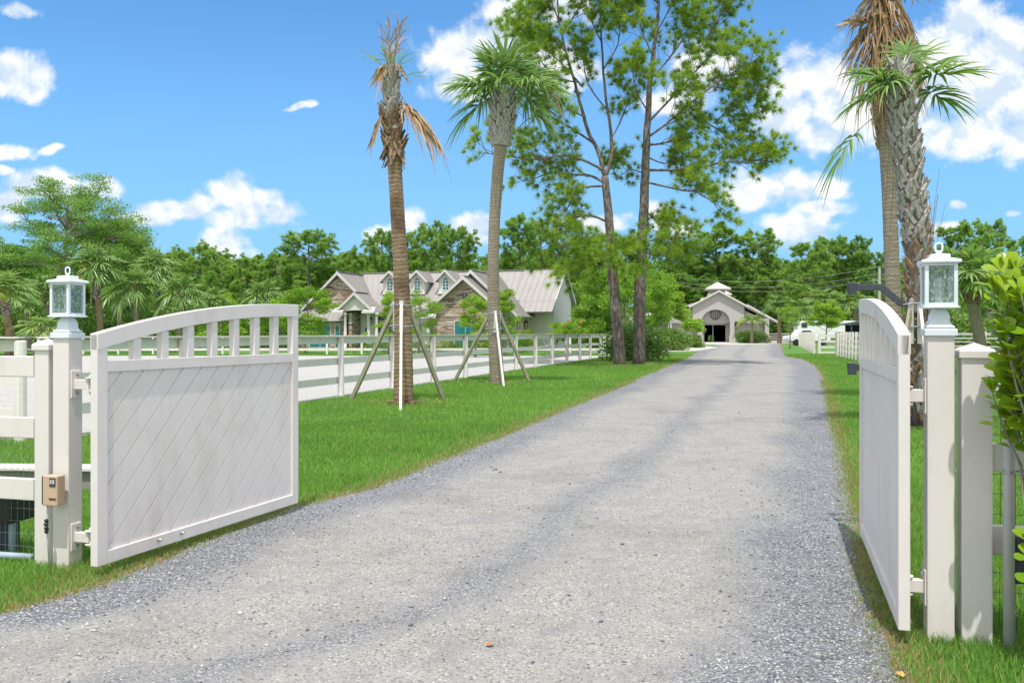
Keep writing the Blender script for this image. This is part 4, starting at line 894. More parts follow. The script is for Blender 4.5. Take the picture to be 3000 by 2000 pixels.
def boots(m,path,z0,z1,r,n_,g,length=.3,w=.075,tilt=.45,cross=.5,down=0):
    """leaf bases set in a spiral on the trunk"""
    for i in range(n_):
        t=i/n_; z=z0+(z1-z0)*t; c=path(z); a=i*2.39996+g.uniform(-.2,.2); rr=r(z) if callable(r) else r
        rad=Vector((math.cos(a),math.sin(a),0)); tan=Vector((-rad.y,rad.x,0)); sgn=1 if i%2 else -1
        d=(Vector((0,0,1 if not down else -1))+rad*tilt*g.uniform(.6,1.3)+tan*cross*sgn*g.uniform(.4,1.1)).normalized()
        b=c+rad*rr*.93; l=length*g.uniform(.7,1.2); e=b+d*l; side=d.cross(rad).normalized(); nn=side.cross(d)
        ww=w*g.uniform(.8,1.2); th=.018
        vs=[b-side*ww-nn*th,b+side*ww-nn*th,b+side*ww*.8+nn*th,b-side*ww*.8+nn*th,e-side*ww*.42-nn*th*.5,e+side*ww*.5-nn*th*.5+d*g.uniform(-.03,.05),e+side*ww*.4+nn*th*.5,e-side*ww*.35+nn*th*.5]
        m.add(vs,[(0,1,2,3),(4,7,6,5),(0,4,5,1),(1,5,6,2),(2,6,7,3),(3,7,4,0)])
def sphere_dirs(g,n_,el0,el1):
    o=[]
    for i in range(n_):
        a=i*2.39996+g.uniform(-.3,.3); e=el0+(el1-el0)*((i+.5)/n_)+g.uniform(-.1,.1); o.append((math.cos(a)*math.cos(e),math.sin(a)*math.cos(e),math.sin(e)))
    return o
gg=random.Random(5)
# ---- front palm with dead crown and braces ----
def pp(seq,d0,base=0): return [W(x,y,d0)-Vector((base,0,0)) for x,y in seq]
d1=19.9; bx1=px(926,d1)
e=empty('sabal_palm',(bx1,d1,0),0,'tall brown ringed palm with a withered spiky crown, first braced palm on the lawn','palm tree')
def rel(P,b): return [Vector((p.x-b[0],p.y-b[1],p.z)) for p in P]
path1=rel([W(x,y,d1) for x,y in ((926,930),(927,850),(926,760),(922,640),(916,540),(910,440),(904,340),(900,260),(898,200),(897,150))],(bx1,d1))
m=MB(); ring_trunk(m,path1[:8],[.22,.205,.19,.168,.155,.15,.155,.185],18,seed=1); m.build('trunk',MT['trunk1'],e,smooth=True)
def along(P):
    zs=[p.z for p in P]; return lambda z: Vector((float(np.interp(z,zs,[p.x for p in P])),float(np.interp(z,zs,[p.y for p in P])),z))
pa=along(path1); m=MB(); zb=hz(340,d1); boots(m,pa,zb-.1,hz(265,d1),.19,60,gg,.24,.055,.5,.5,0); boots(m,pa,zb-.25,zb+.3,.19,34,gg,.26,.04,.35,.4,1); m.build('brown_boots',MT['boot_b'],e)
m=MB(); boots(m,pa,hz(275,d1),hz(170,d1),lambda z:.20-.11*(z-hz(275,d1))/1.0,64,gg,.26,.07,.45,.4,0); m.tube([pa(hz(300,d1)),pa(hz(220,d1)),pa(hz(120,d1))],[.19,.14,.04],10); m.build('grey_boots',MT['boot'],e)
top=pa(hz(190,d1)); T=tuple(top)
crown('withered_spears',e,[(T,(.05*i-.12+gg.uniform(-.1,.1),gg.uniform(-.25,.25),1),.55+.12*i,.8,9,.45) for i in range(5)],MT['frond_dry'],11,w0=.035,spread=.6,pet_w=.022,drybend=.5)
crown('thin_green_fronds',e,[(T,(-.45,.1,1.2),.5,.85,13,.7),(T,(.35,-.3,1.3),.45,.8,11,.8),(T,(-.1,-.4,1.4),.6,.75,9,.9),(T,(.7,.1,.7),.4,.8,5,.8)],MT['frond'],12,w0=.026,spread=.9,drybend=.4)
bT=tuple(pa(hz(235,d1)))
crown('hanging_dead_fronds',e,[(bT,(1,-.1,.05),.3,.9,34,1.0),(bT,(.95,-.4,.05),.3,.85,26,1.15),(tuple(pa(hz(245,d1))),(-1,-.3,-.6),.22,.42,24,1.2),(tuple(pa(hz(160,d1))),(-.6,-.7,.5),.1,.3,14,1.5),(tuple(pa(hz(150,d1))),(-.8,.2,.5),.12,.35,14,1.3),(tuple(pa(hz(150,d1))),(.8,-.2,.6),.12,.3,14,1.3)],MT['frond_dry'],13,w0=.075,spread=1.25,fold=.9,drybend=.3)
# ---- braces ----
def braces(c,d,ztop,feet,label,w=.055,topr=.24,straps=(0,.45)):
    """c trunk centre x at strap height; feet = list of (world x,y,material)"""
    e=empty('palm_brace',(c,d,0),0,label,'brace')
    for (fx,fy,mt) in feet:
        a=Vector((fx-c,fy-d,0)); dr=Vector((a.x,a.y,0)).normalized(); t=Vector((dr.x*topr,dr.y*topr,ztop)); MB().bar(a-Vector((0,0,.04)),t,w*2,w,up=(dr.y,-dr.x,.01)).build('brace_board',MT[mt],e,bevel=.004)
        bl=MB().bar(dr*(topr-.02)+Vector((0,0,ztop-.55)),dr*(topr-.02)+Vector((0,0,ztop+.12)),w*1.6,.035,up=tuple(dr)); bl.build('cleat',MT['brace_w'],e)
    for s_ in straps:
        z=ztop+.02-s_; m=MB(); m.tube([((topr+.015)*math.cos(2*PI*i/20),(topr+.015)*math.sin(2*PI*i/20),z+.01*math.sin(i)) for i in range(21)],.011,6,False); m.build('strap',MT['rope'],e)
    return e
ft=lambda x,y,mt:(G(x,y).x,G(x,y).y,mt)
braces(px(922,d1),d1,hz(703,d1),[ft(806,917,'brace'),ft(920,943,'brace_w'),ft(1020,917,'brace'),(px(935,22.5),22.4,'brace')],'four timber braces strapped round the brown palm with the withered crown')
d2=27.6; 
e=empty('sabal_palm',(px(1141,d2),d2,0),0,'leaning grey trunked palm with a green fan crown, second braced palm on the lawn','palm tree')
path2=rel([W(x,y,d2) for x,y in ((1142,883),(1138,800),(1133,700),(1133,600),(1136,500),(1143,400),(1150,330),(1155,270),(1158,215))],(px(1141,d2),d2))
m=MB(); ring_trunk(m,path2[:8],[.225,.205,.18,.17,.17,.175,.185,.22],18,seed=2); m.build('trunk',MT['trunk2'],e,smooth=True)
pa=along(path2); m=MB(); boots(m,pa,hz(335,d2),hz(215,d2),lambda z:.27+.09*math.sin(max(0,min(1,(z-hz(335,d2))/1.6))*PI),120,gg,.33,.085,.35,.35); m.tube([pa(hz(335,d2)),pa(hz(290,d2)),pa(hz(230,d2))],[.27,.33,.2],12); m.build('grey_boots',MT['boot'],e)
T=tuple(pa(hz(222,d2)))
fl_=[]
for (x,y,z,pl,fr,dr) in ((-1,.0,1.0,.75,1.25,.9),(-.7,-.5,.5,.6,1.15,1.0),(-.35,-.3,1.3,.8,1.25,.6),(0,0,1.6,.8,1.35,.35),(.15,-.4,1.3,.7,1.2,.6),(.5,.3,1.2,.9,1.2,.7),(1,-.2,.75,1.0,1.35,1.0),(.8,.4,.45,.8,1.25,1.1),(-.3,.5,1.2,.7,1.2,.6),(.35,.2,1.6,.8,1.2,.4),(-1,.3,.25,.6,1.1,1.1),(.1,.7,.8,.6,1.1,.8),(-.1,-.7,.7,.6,1.1,.9),(1,.1,.1,.7,1.1,1.2),(-.9,-.2,.7,.8,1.3,.8),(.75,-.5,.6,.8,1.3,.8),(-.55,.1,1.3,.8,1.3,.5),(.9,.1,1.0,.9,1.3,.7)): fl_.append((T,(x,y,z),pl,fr*1.02,40,dr*.8))
crown('green_fronds',e,fl_,MT['frond'],21,w0=.095,spread=1.9,pet_w=.02)
crown('dry_frond',e,[((T[0]+.9,T[1]-.3,T[2]+.55),(.9,-.2,-.1),.3,.8,8,1.3)],MT['frond_dry'],22,w0=.045,spread=.7)
braces(px(1134,d2),d2,hz(722,d2),[ft(1043,874,'brace'),ft(1157,888,'brace_w'),ft(1217,877,'brace')],'three timber braces strapped round the leaning grey palm',topr=.25)
# ---- right: booted palm and the tall ringed palm behind ----
d3=14.9; b3=(6.65,d3)
e=empty('sabal_palm',(b3[0],d3,0),0,'thick palm trunk covered in crossing grey boots, beside the right lantern','palm tree')
P3=rel([W(x,y,d3) for x,y in ((2107,978),(2106,900),(2104,800),(2108,700),(2110,600),(2098,500),(2086,400),(2076,300),(2068,220),(2062,150))],b3)
m=MB(); m.tube(P3,[.14,.14,.15,.16,.18,.185,.185,.185,.17,.05],14); m.build('trunk',MT['bark'],e,smooth=True)
pa=along(P3); m=MB(); boots(m,pa,hz(560,d3),hz(150,d3),lambda z:.185-.10*max(0,(z-hz(230,d3))/.6),260,gg,.25,.05,.27,.7); m.build('grey_boots',MT['boot'],e)
m=MB(); boots(m,pa,.1,hz(540,d3),lambda z:.13+.04*min(1,z/2.6),150,gg,.20,.042,.34,.6); m.build('frayed_boots',MT['boot_b'],e)
m=MB(); boots(m,pa,.15,hz(540,d3),lambda z:.14+.04*min(1,z/2.6),48,gg,.24,.055,.32,.7); m.build('grey_stubs',MT['boot'],e)
m=MB()
for i in range(420):
    z=gg.uniform(.3,3.4); a=gg.uniform(0,2*PI); c=pa(z); rr=.15+.05*min(1,z/2.6); p=c+Vector((math.cos(a),math.sin(a),0))*rr; q=p+Vector((math.cos(a)*gg.uniform(.02,.12),math.sin(a)*gg.uniform(.02,.12),gg.uniform(-.18,.08))); m.tube([p,(p+q)/2+Vector((gg.uniform(-.04,.04),0,.03)),q],.0035,3,False)
m.build('fibres',MT['frond_dry'],e)['kind']='stuff'
T=pa(hz(185,d3)); TT=lambda x,y:tuple(Vector((px(x,d3)-b3[0],0,hz(y,d3))))
crown('green_fronds',e,[(TT(2075,200),(-1,-.35,.55),.3,.62,44,.5),(TT(2070,215),(-.9,.3,.3),.35,.6,40,.6),(TT(2070,185),(-.8,.4,.7),.3,.7,40,.5),(TT(2090,190),(1,-.5,.45),.35,.78,48,.38),(TT(2085,170),(.5,.5,1.),.35,.75,40,.4),(TT(2090,180),(.8,.3,.7),.35,.75,44,.45),(TT(2090,205),(.9,.2,.15),.35,.7,44,.5),(TT(2060,200),(-.5,-.6,.4),.3,.6,30,.9),(TT(2085,150),(.1,.4,1),.2,.6,24,.4)],MT['frond'],31,w0=.058,spread=2.35,pet_w=.01)
crown('low_frond',e,[(TT(2035,255),(-1,-.1,-.42),.62,.66,32,.9)],MT['frond'],32,w0=.05,spread=2.0,pet_w=.007)
m=MB()
for i in range(9):
    x0=gg.uniform(2120,2138); y0=gg.uniform(570,640); m.tube([TT(x0,y0),TT(x0+gg.uniform(5,20),y0-gg.uniform(40,80)),TT(x0+gg.uniform(-5,50),y0-gg.uniform(90,190))],.003,3,False)
m.build('dry_stalks',MT['frond_dry'],e)
braces(px(2107,d3),d3,hz(712,d3),[(px(2140,13.6),13.5,'brace_w'),(5.9,14.2,'brace'),(7.3,15.9,'brace')],'timber braces strapped round the palm covered in grey boots',w=.05,topr=.26,straps=(-.08,.30))
d4=20.5; b4=(px(2052,d4),d4)
e=empty('sabal_palm',(b4[0],d4,0),0,'tall ringed palm with hanging dead straw fronds, rising behind the booted palm','palm tree')
P4=rel([W(x,y,d4) for x,y in ((2056,922),(2053,800),(2051,680),(2047,560),(2042,440),(2036,350),(2026,270),(2022,200),(2024,130),(2028,60),(2025,-30))],b4)
m=MB(); ring_trunk(m,P4,[.19,.18,.17,.16,.155,.15,.18,.18,.15,.13,.08],18,seed=4); m.build('trunk',MT['trunk2'],e,smooth=True)
pa=along(P4); m=MB(); boots(m,pa,hz(345,d4),hz(-20,d4),.165,190,gg,.26,.055,.35,.45); m.build('brown_boots',MT['boot_b'],e)
TT=lambda x,y:tuple(Vector((px(x,d4)-b4[0],0,hz(y,d4))))
crown('hanging_dead_fronds',e,[(TT(2022,60),(-1,-.5,.5),.25,.85,30,.5),(TT(2024,50),(-.7,-.7,-.3),.3,.95,26,1.7),(TT(2028,60),(.3,-.8,-.4),.25,.9,26,1.8),(TT(2030,80),(.6,-.4,-.7),.25,.8,22,1.7),(TT(2020,60),(-.4,-.4,-.8),.2,.95,24,1.6),(TT(2035,20),(.6,-.3,-.2),.3,.8,18,1.6),(TT(2020,-10),(-.5,-.5,.6),.4,.7,24,.8),(TT(2035,110),(.3,-.6,-.6),.2,.6,18,1.7),(TT(2040,10),(.6,-.2,.9),.4,.8,14,.9),(TT(2022,40),(-.2,-.8,-.1),.2,.9,34,1.6),(TT(2030,30),(.1,-.8,.1),.2,.9,34,1.6),(TT(2026,75),(0,-.9,-.3),.15,.8,34,1.7),(TT(2035,60),(.5,-.5,-.1),.2,.85,30,1.6),(TT(2022,50),(-.9,-.2,.1),.2,.8,30,1.3),(TT(2026,-25),(-.2,-.8,-.2),.1,.8,34,1.6),(TT(2030,-20),(.5,-.6,-.1),.1,.8,30,1.6),(TT(2022,-20),(-.7,-.5,-.1),.1,.8,30,1.5)],MT['frond_dry'],41,w0=.07,spread=1.3,fold=.9,drybend=.35)
crown('upper_fronds',e,[(TT(2025,-40),(-.8,.2,.8),.5,1.0,26,.8),(TT(2025,-40),(.7,.2,.9),.5,1.0,26,.8),(TT(2025,-40),(0,.3,1.),.5,1.0,26,.5)],MT['frond'],42,w0=.05)
# ---------------- background sabal palms ----------------
def palm_proto(k,hh,nf,fr,boot):
    g=random.Random(100+k); e=empty('cabbage_palm',(0,0,0)); lean=g.uniform(-.4,.4); P=[Vector((lean*(t**2),0.2*math.sin(t*3+k),hh*t)) for t in [i/6 for i in range(7)]]
    m=MB(); ring_trunk(m,P,[.24,.21,.19,.18,.18,.2,.22],10,.12,seed=k); m.build('trunk',MT['trunk1' if k%2 else 'trunk2'],e,smooth=True)
    pa=along(P); m=MB(); boots(m,pa,hh*boot,hh,.22,54,g,.3,.08,.4,.4); m.build('boots',MT['boot' if k%2 else 'boot_b'],e)
    T=tuple(P[-1]); crown('fronds',e,[(T,d,g.uniform(.6,.95)*fr,g.uniform(.85,1.1)*fr,22,g.uniform(.4,.85)) for d in sphere_dirs(g,nf,-.4,1.45)],MT['frond'],200+k,w0=.15,spread=1.9,segs=3,pet_w=.02)
    return e
PP=[palm_proto(0,5.0,26,1.05,.72),palm_proto(1,5.6,30,1.1,.62),palm_proto(2,4.4,24,1.1,.7)]
n_fl=0
used=set()
def place_palm(k,x,ycrown,d,s,label,group='background palms',yel=False):
    e=PP[k] if k not in used else copy_tree(PP[k]); used.add(k)
    hh=(5.0,5.6,4.4)[k]; top_=hz(ycrown,d); e.location=(px(x,d),d,0); e.scale=(s,s,top_/hh); e.rotation_euler=(0,0,random.uniform(0,6.28))
    for c in e.children:
        if c.name.startswith('fronds') or c.name.startswith('boots'): pass
    tag(e,label,'palm tree',group)
    if yel:
        m=MB(); V=[]
        for i in range(260):
            a=random.uniform(0,6.28); p=Vector((.55+random.gauss(0,.16),-.5+random.gauss(0,.16),hh-.35+random.gauss(0,.22))); q=p+Vector((random.uniform(-.15,.15),random.uniform(-.15,.15),-.2)); m.bar(p,q,.03,.03)
        m.build('yellow_flower_spray',MT['spray'],e)
    return e
MT['spray']=plain('yellow_spray',(.62,.60,.08),.8,0,10,.2)
place_palm(1,14,664,62,1.25,'palm with yellow flower spray and rusty trunk at the left frame edge',yel=True)
place_palm(0,108,668,66,1.3,'dark leaning palm just left of the left lantern')
place_palm(1,224,612,70,1.2,'tallest slender palm with yellowing crown, right of the left lantern',yel=True)
place_palm(2,272,668,80,1.0,'thin dark trunked palm between the two tallest palms behind the left gate')
place_palm(0,320,655,72,1.05,'palm with pale lower fronds over the left end of the arched gate')
place_palm(1,361,618,74,1.05,'grey booted palm right of the feathery tree, over the gate leaf')
place_palm(2,413,672,72,1.05,'low round headed palm over the middle of the arched gate')
place_palm(0,486,690,78,.95,'short palm fading into the bright shrubs behind the gate arch')
place_palm(2,602,678,84,1.1,'round palm left of the house among the pines')
place_palm(0,65,690,74,1.0,'small palm with hanging dead boots between the two edge palms')
place_palm(2,85,748,60,.9,'low fan palm without visible trunk left of the left lantern')
place_palm(1,1792,700,133,1.5,'leftmost palm in the row between barn and trailer')
place_palm(0,1828,708,131,1.4,'palm with a red brown trunk between barn and trailer')
place_palm(2,1888,690,136,1.6,'wide palm above the horse trailer')
place_palm(0,1925,694,136,1.5,'palm above the right half of the horse trailer')
place_palm(1,1965,690,133,1.5,'palm directly left of the right gate leaf, yellowing below')
place_palm(2,2252,632,34,1.15,'dense fan palm behind the right lantern, beside the thick leaved shrub',yel=True)
place_palm(0,2330,640,44,1.2,'palm behind the thick leaved shrub at the right frame edge')
# ---------------- pines ----------------
def needle_tufts(C_,D_,n_,ln,w,g,spread=1.0,rb=None):
    k=len(C_); C2=np.repeat(C_,n_,0); D2=np.repeat(D_,n_,0)
    d=unit(D2*.75+unit(g.normal(0,1,(k*n_,3)))*spread); L=ln*g.uniform(.7,1.1,(k*n_,1)); s=unit(np.cross(d,g.normal(0,1,(k*n_,3))))*w*.5
    o=C2+g.normal(0,1,(k*n_,3))*ln*.08
    tip=o+d*L; tip[:,2]-=(ln*.12)
    V=np.stack([o-s,o+s,tip],1).reshape(-1,3); F_=np.arange(k*n_*3).reshape(-1,3)
    r=np.repeat(g.uniform(0,.75,k) if rb is None else rb,n_)+g.uniform(-.12,.15,k*n_); return V,F_,np.repeat(np.clip(r,0,.95),3)
def rot_rand(d,ang,g):
    d=Vector(d).normalized(); o=d.orthogonal().normalized(); q=Matrix.Rotation(g.uniform(0,2*PI),3,d)@o; return (d*math.cos(ang)+q*math.sin(ang)).normalized()
class Tree:
    def __init__(s,seed): s.g=random.Random(seed); s.w=MB(); s.t=MB(); s.tips=[]; s.dirs=[]
    def limb(s,pts,r0,r1,n=6,wood=None):
        k=len(pts); (wood or s.w).tube(pts,[r0+(r1-r0)*i/(k-1) for i in range(k)],n,n>4)
    def curve(s,p,d,l,segs=4,curl=.25,lift=.15):
        pts=[Vector(p)]; d=Vector(d).normalized()
        for i in range(segs):
            d=(d+Vector((s.g.gauss(0,curl),s.g.gauss(0,curl),s.g.gauss(0,curl)+lift*.5))).normalized(); pts.append(pts[-1]+d*l/segs)
        return pts,d
    def spray(s,pts,r,nsub,lsub,ntw,ltw,t0=.3,ang=(.5,1.1),lift=.2):
        """sub-branches and twigs along a limb; tuft at each twig tip"""
        k=len(pts)
        for j in range(nsub):
            t=t0+(1-t0)*(j+s.g.random())/nsub; f=t*(k-1); i=min(int(f),k-2); p=pts[i].lerp(pts[i+1],f-i); d=(pts[i+1]-pts[i]).normalized()
            l=lsub*s.g.uniform(.5,1.15)*(1.1-.35*t); sp_,sd=s.curve(p,rot_rand(d,s.g.uniform(*ang),s.g)+Vector((0,0,lift)),l,4,.22,.2)
            s.limb(sp_,r*.45,r*.16,4,s.t)
            for q in range(ntw):
                tt=.3+.7*(q+s.g.random())/ntw; f2=tt*4; i2=min(int(f2),3); p2=sp_[i2].lerp(sp_[i2+1],f2-i2); d2=(sp_[i2+1]-sp_[i2]).normalized()
                tp,td=s.curve(p2,rot_rand(d2,s.g.uniform(.4,1.),s.g)+Vector((0,0,lift)),ltw*s.g.uniform(.5,1.2),3,.25,.3); s.limb(tp,r*.14,r*.07,3,s.t); s.tips.append(tp[-1]); s.dirs.append(td)
            s.tips.append(sp_[-1]); s.dirs.append(sd)
def smooth_pts(P,k=4):
    P=[Vector(p) for p in P]; o=[]
    for i in range(len(P)-1):
        a=P[max(i-1,0)];b=P[i];c=P[i+1];d=P[min(i+2,len(P)-1)]
        for j in range(k):
            t=j/k; o.append(.5*((2*b)+(c-a)*t+(2*a-5*b+4*c-d)*t*t+(3*b-a-3*c+d)*t**3))
    o.append(P[-1]); return o
def big_pine(label,d,base,trunks,limbs,seed,ln=.38,extra=None):
    t=Tree(seed); b=(px(base,d),d); g=t.g
    def cv(seq,depth=0):
        n_=len(seq); return smooth_pts([Vector((px(x,d)-b[0],depth*(i/(n_-1))**1.2,hz(y,d))) for i,(x,y) in enumerate(seq)])
    tr=[]
    for seq,r0,r1 in trunks:
        P=cv(seq); 
        P=[p+Vector((g.uniform(-.015,.015),g.uniform(-.015,.015),0)) for p in P]; t.limb(P,r0,r1,14); tr.append(P)
    for seq,r0,dep,ns,ls in limbs:
        P=cv(seq,dep); t.limb(P,r0*.8,r0*.25,7); t.spray(P,r0*.6,int(ns*1.9),ls,5,.7,.2)
    e=empty('slash_pine',(b[0],d,0),0,label,'pine tree')
    t.w.build('trunk',MT['bark'],e,smooth=True); t.t.build('branches',MT['twig'],e,fix=False)
    gn=np.random.default_rng(seed); Cc=np.array([tuple(p) for p in t.tips]); Dd=np.array([tuple(q) for q in t.dirs]); print('tufts',len(Cc))
    V,F_,r=needle_tufts(Cc,Dd,60,ln,.022,gn,.9); np_mesh('needles',V,F_,MT['needle'],e,r)
    m=MB()
    for i in range(0,len(t.tips),14):
        p=t.tips[i]; m.ico((p.x,p.y,p.z-.15),.045,1,1,1.3,.1)
    m.build('cones',MT['boot_b'],e)['kind']='stuff'
    return e
dp=43.9
big_pine('left of the two tall pines on the lawn, trunk forking into long arching limbs',dp,1424,
 [(((1424,842),(1419,760),(1409,650),(1403,560),(1396,470),(1389,405)),.30,.17),(((1389,405),(1375,350),(1352,305),(1336,250),(1320,190),(1300,120),(1285,50),(1275,-60)),.11,.03),(((1389,405),(1404,365),(1403,300),(1392,230),(1385,150),(1380,60),(1372,-70)),.10,.03)],
 [(((1394,427),(1347,432),(1320,450),(1302,482),(1286,505)),.08,-1.5,5,1.1),(((1392,508),(1356,497),(1315,504),(1290,522),(1278,545),(1300,585)),.08,-2.,8,1.3),
  (((1387,419),(1356,401),(1315,396),(1270,389),(1212,405)),.09,1.5,9,1.6),(((1389,392),(1338,369),(1288,360),(1234,371),(1171,367),(1110,360)),.09,-1.,13,1.6),
  (((1365,330),(1310,290),(1260,262),(1215,262),(1180,290)),.07,1.5,9,1.5),(((1345,270),(1300,255),(1250,225),(1215,180)),.06,-2.5,8,1.6),(((1338,200),(1290,140),(1240,90),(1190,60)),.06,1.5,12,1.6),
  (((1325,190),(1270,180),(1220,130),(1195,110)),.05,-2,9,1.5),(((1300,120),(1260,70),(1225,20),(1210,-30)),.05,2,10,1.6),(((1290,80),(1320,40),(1340,0),(1345,-50)),.05,-2,9,1.5),
  (((1403,320),(1430,270),(1450,210),(1455,160)),.05,2,8,1.5),(((1392,250),(1350,200),(1335,140),(1330,80)),.05,-1.5,9,1.5),(((1386,160),(1420,100),(1430,40),(1440,-20)),.05,1.5,10,1.6),(((1383,100),(1350,50),(1330,0)),.05,-2,8,1.5),(((1378,30),(1390,-30),(1400,-80)),.05,0,8,1.6),(((1285,50),(1265,0),(1255,-60)),.05,0,10,1.6),
  (((1404,600),(1375,590),(1345,600),(1315,640)),.05,-2.5,9,1.1),(((1405,620),(1430,600),(1455,590)),.04,-1.5,5,.8),(((1405,585),(1380,610),(1365,625)),.05,-3,8,1.),(((1400,540),(1350,545),(1300,560),(1275,600),(1290,630)),.06,2,9,1.3)],71)
big_pine('right of the two tall pines on the lawn, straight trunk with one long level limb',dp+.2,1467,
 [(((1467,842),(1469,700),(1472,600),(1478,500),(1482,400),(1485,330),(1488,270),(1492,200),(1500,130),(1510,50),(1516,-70)),.31,.05)],
 [(((1486,391),(1540,392),(1594,389),(1661,378),(1715,380),(1752,368)),.09,-1.2,15,1.6),(((1486,333),(1531,324),(1594,297),(1640,284)),.08,1.6,9,1.5),(((1489,315),(1527,289),(1594,234),(1662,189),(1712,165)),.08,-1.8,14,1.6),
  (((1490,280),(1560,205),(1640,115),(1690,70)),.08,1.8,14,1.6),(((1486,419),(1549,437),(1594,450),(1630,480)),.07,-1.5,10,1.5),(((1484,400),(1450,385),(1425,400)),.05,1.5,6,1.2),
  (((1490,260),(1455,220),(1440,190)),.05,-2,7,1.5),(((1495,180),(1540,130),(1580,70),(1600,20)),.06,1.5,11,1.6),(((1500,130),(1470,80),(1450,20)),.05,-1.5,9,1.6),(((1505,80),(1535,25),(1550,-30)),.05,-1,10,1.6),(((1512,10),(1480,-40),(1470,-90)),.05,1,8,1.6),(((1514,-20),(1540,-70)),.05,0,7,1.5),
  (((1600,120),(1635,70),(1650,35)),.05,-1.5,9,1.5),(((1640,200),(1700,210),(1740,260)),.05,1,9,1.4),(((1620,280),(1680,310),(1720,330)),.05,1,8,1.2),
  (((1476,560),(1520,548),(1560,556)),.05,-2,7,1.),(((1480,480),(1520,510),(1550,520)),.05,2,7,1.2),(((1478,600),(1450,590),(1435,610)),.04,-2,4,.8),(((1640,284),(1690,240),(1730,215)),.05,-1.4,9,1.4),(((1486,360),(1530,370),(1570,350),(1600,340)),.05,2.3,8,1.3),(((1477,580),(1520,580),(1565,600)),.05,1.5,7,1.)],72)
# background pine prototypes
def pine_proto(k,hh,cr,flat,frac,nl=16):
    t=Tree(300+k); g=t.g; lean=g.uniform(-.6,.6); P=smooth_pts([(0,0,-.1),(lean*.3+g.uniform(-.2,.2),0,hh*.35),(lean*.7,g.uniform(-.3,.3),hh*.65),(lean,0,hh*.93)],3); t.limb(P,.24,.07,8)
    pa=along(P)
    for i in range(nl):
        f=(i+.5)/nl; z=hh*(1-frac)+hh*frac*.92*f; a=i*2.4+g.uniform(-.4,.4); prof=math.sin(PI*(.18+.72*f))**.7 if not flat else (.45+.55*math.sin(PI*min(1,f*.85+.1)))
        l=cr*prof*g.uniform(.75,1.15); c=pa(z); d=Vector((math.cos(a),math.sin(a),.1+.45*f)); pts,_=t.curve(c,d,l,4,.12,.15); t.limb(pts,.065,.02,4,t.t); t.spray(pts,.05,6,cr*.34,4,.55,.25,lift=.22)
    t.tips.append(Vector((lean,0,hh))); t.dirs.append(Vector((0,0,1)))
    e=empty('distant_pine',(0,0,0)); t.w.build('trunk',MT['bark'],e,smooth=True); t.t.build('branches',MT['twig'],e,fix=False)
    gn=np.random.default_rng(300+k); Cc=np.array([tuple(p) for p in t.tips]); Dd=np.array([tuple(q) for q in t.dirs])
    V,F_,r=needle_tufts(Cc,Dd,44,.46,.065,gn,1.6); np_mesh('needles',V,F_,MT['needle_far'],e,r); return e,(V,F_,r)
PN=[];PNG=[]
for k,(hh,cr,fl2,fr2,nl) in enumerate(((16,3.3,True,.36,20),(17,3.1,True,.5,24),(13,3.5,True,.42,18),(15,3.5,False,.68,26),(11,3.2,False,.75,20))):
    a,b=pine_proto(k,hh,cr,fl2,fr2,nl); PN.append(a); PNG.append((hh,cr,b))
usedp=set()
def place_pine(k,x,ytop,d,wd,label,group='pines beyond the house and barn'):
    e=PN[k] if k not in usedp else copy_tree(PN[k]); usedp.add(k); hh,cr,_=PNG[k]
    e.location=(px(x,d),d,0); s=1.22*(wd/F*d)/(2*cr); e.scale=(s,s,hz(ytop,d)/hh); e.rotation_euler=(0,0,random.uniform(0,6.28)); return tag(e,label,'pine tree',group)
for a in ((2,462,582,128,96,'isolated flat topped open pine with blue sky round it, left of the house'),
 (0,706,547,105,118,'large round headed pine rising left of the stone gabled house'),(3,812,585,112,90,'yellowish bushy pine directly behind the left stone gable'),
 (0,878,548,125,74,'pine half hidden behind the brown palm trunk, on its left'),(1,932,545,128,76,'pine half hidden behind the brown palm trunk, on its right'),
 (0,995,531,125,78,'tallest of the pines over the dormers'),(0,1052,541,122,80,'round pine right of the tallest one over the dormers'),
 (1,1196,513,112,96,'twin topped pine left of the forked pine, behind the grey palm'),(0,1243,530,118,80,'open pine between grey palm and the arching limbs'),(3,1300,560,118,110,'dense low pine behind the right end of the house roof'),
 (3,1150,600,120,80,'short pine at the ridge behind the grey palm trunk'),
 (1,1560,560,187,80,'pine directly right of the straight lawn pine'),(1,1642,532,186,118,'large pine with dark base behind the barn cupola'),(3,1600,600,188,90,'low bushy pine on the left of the barn roof'),
 (1,1741,540,184,90,'clear trunked pine right of the barn cupola'),(3,1848,566,150,110,'broad open pine above the horse trailer'),(1,1905,557,158,78,'upright pine on the right of the broad open one'),
 (0,1960,562,158,78,'flat headed pine left of the utility pole'),(3,2010,585,155,80,'pine behind the utility pole'),(3,1790,610,182,80,'short pine between the barn and the palms'),
 (3,2195,525,85,130,'yellow green pine right of the booted palm'),(1,2270,520,88,80,'pine over the right lantern palm'),(3,2345,560,80,110,'pine at the right frame edge behind the thick leaved shrub'),
 (3,640,595,115,90,'low pine between the isolated flat pine and the house'),(2,560,610,118,100,'low broad pine behind the gate arch end'),(4,505,618,112,90,'short bushy pine right of the isolated flat pine'),
 (3,400,600,105,80,'bushy pine behind the grey booted palm'),(1,300,560,95,90,'dark pine on the right flank of the feathery tree'),(3,755,612,108,80,'small pine between the round headed pine and the yellowish one')):
    place_pine(*a)
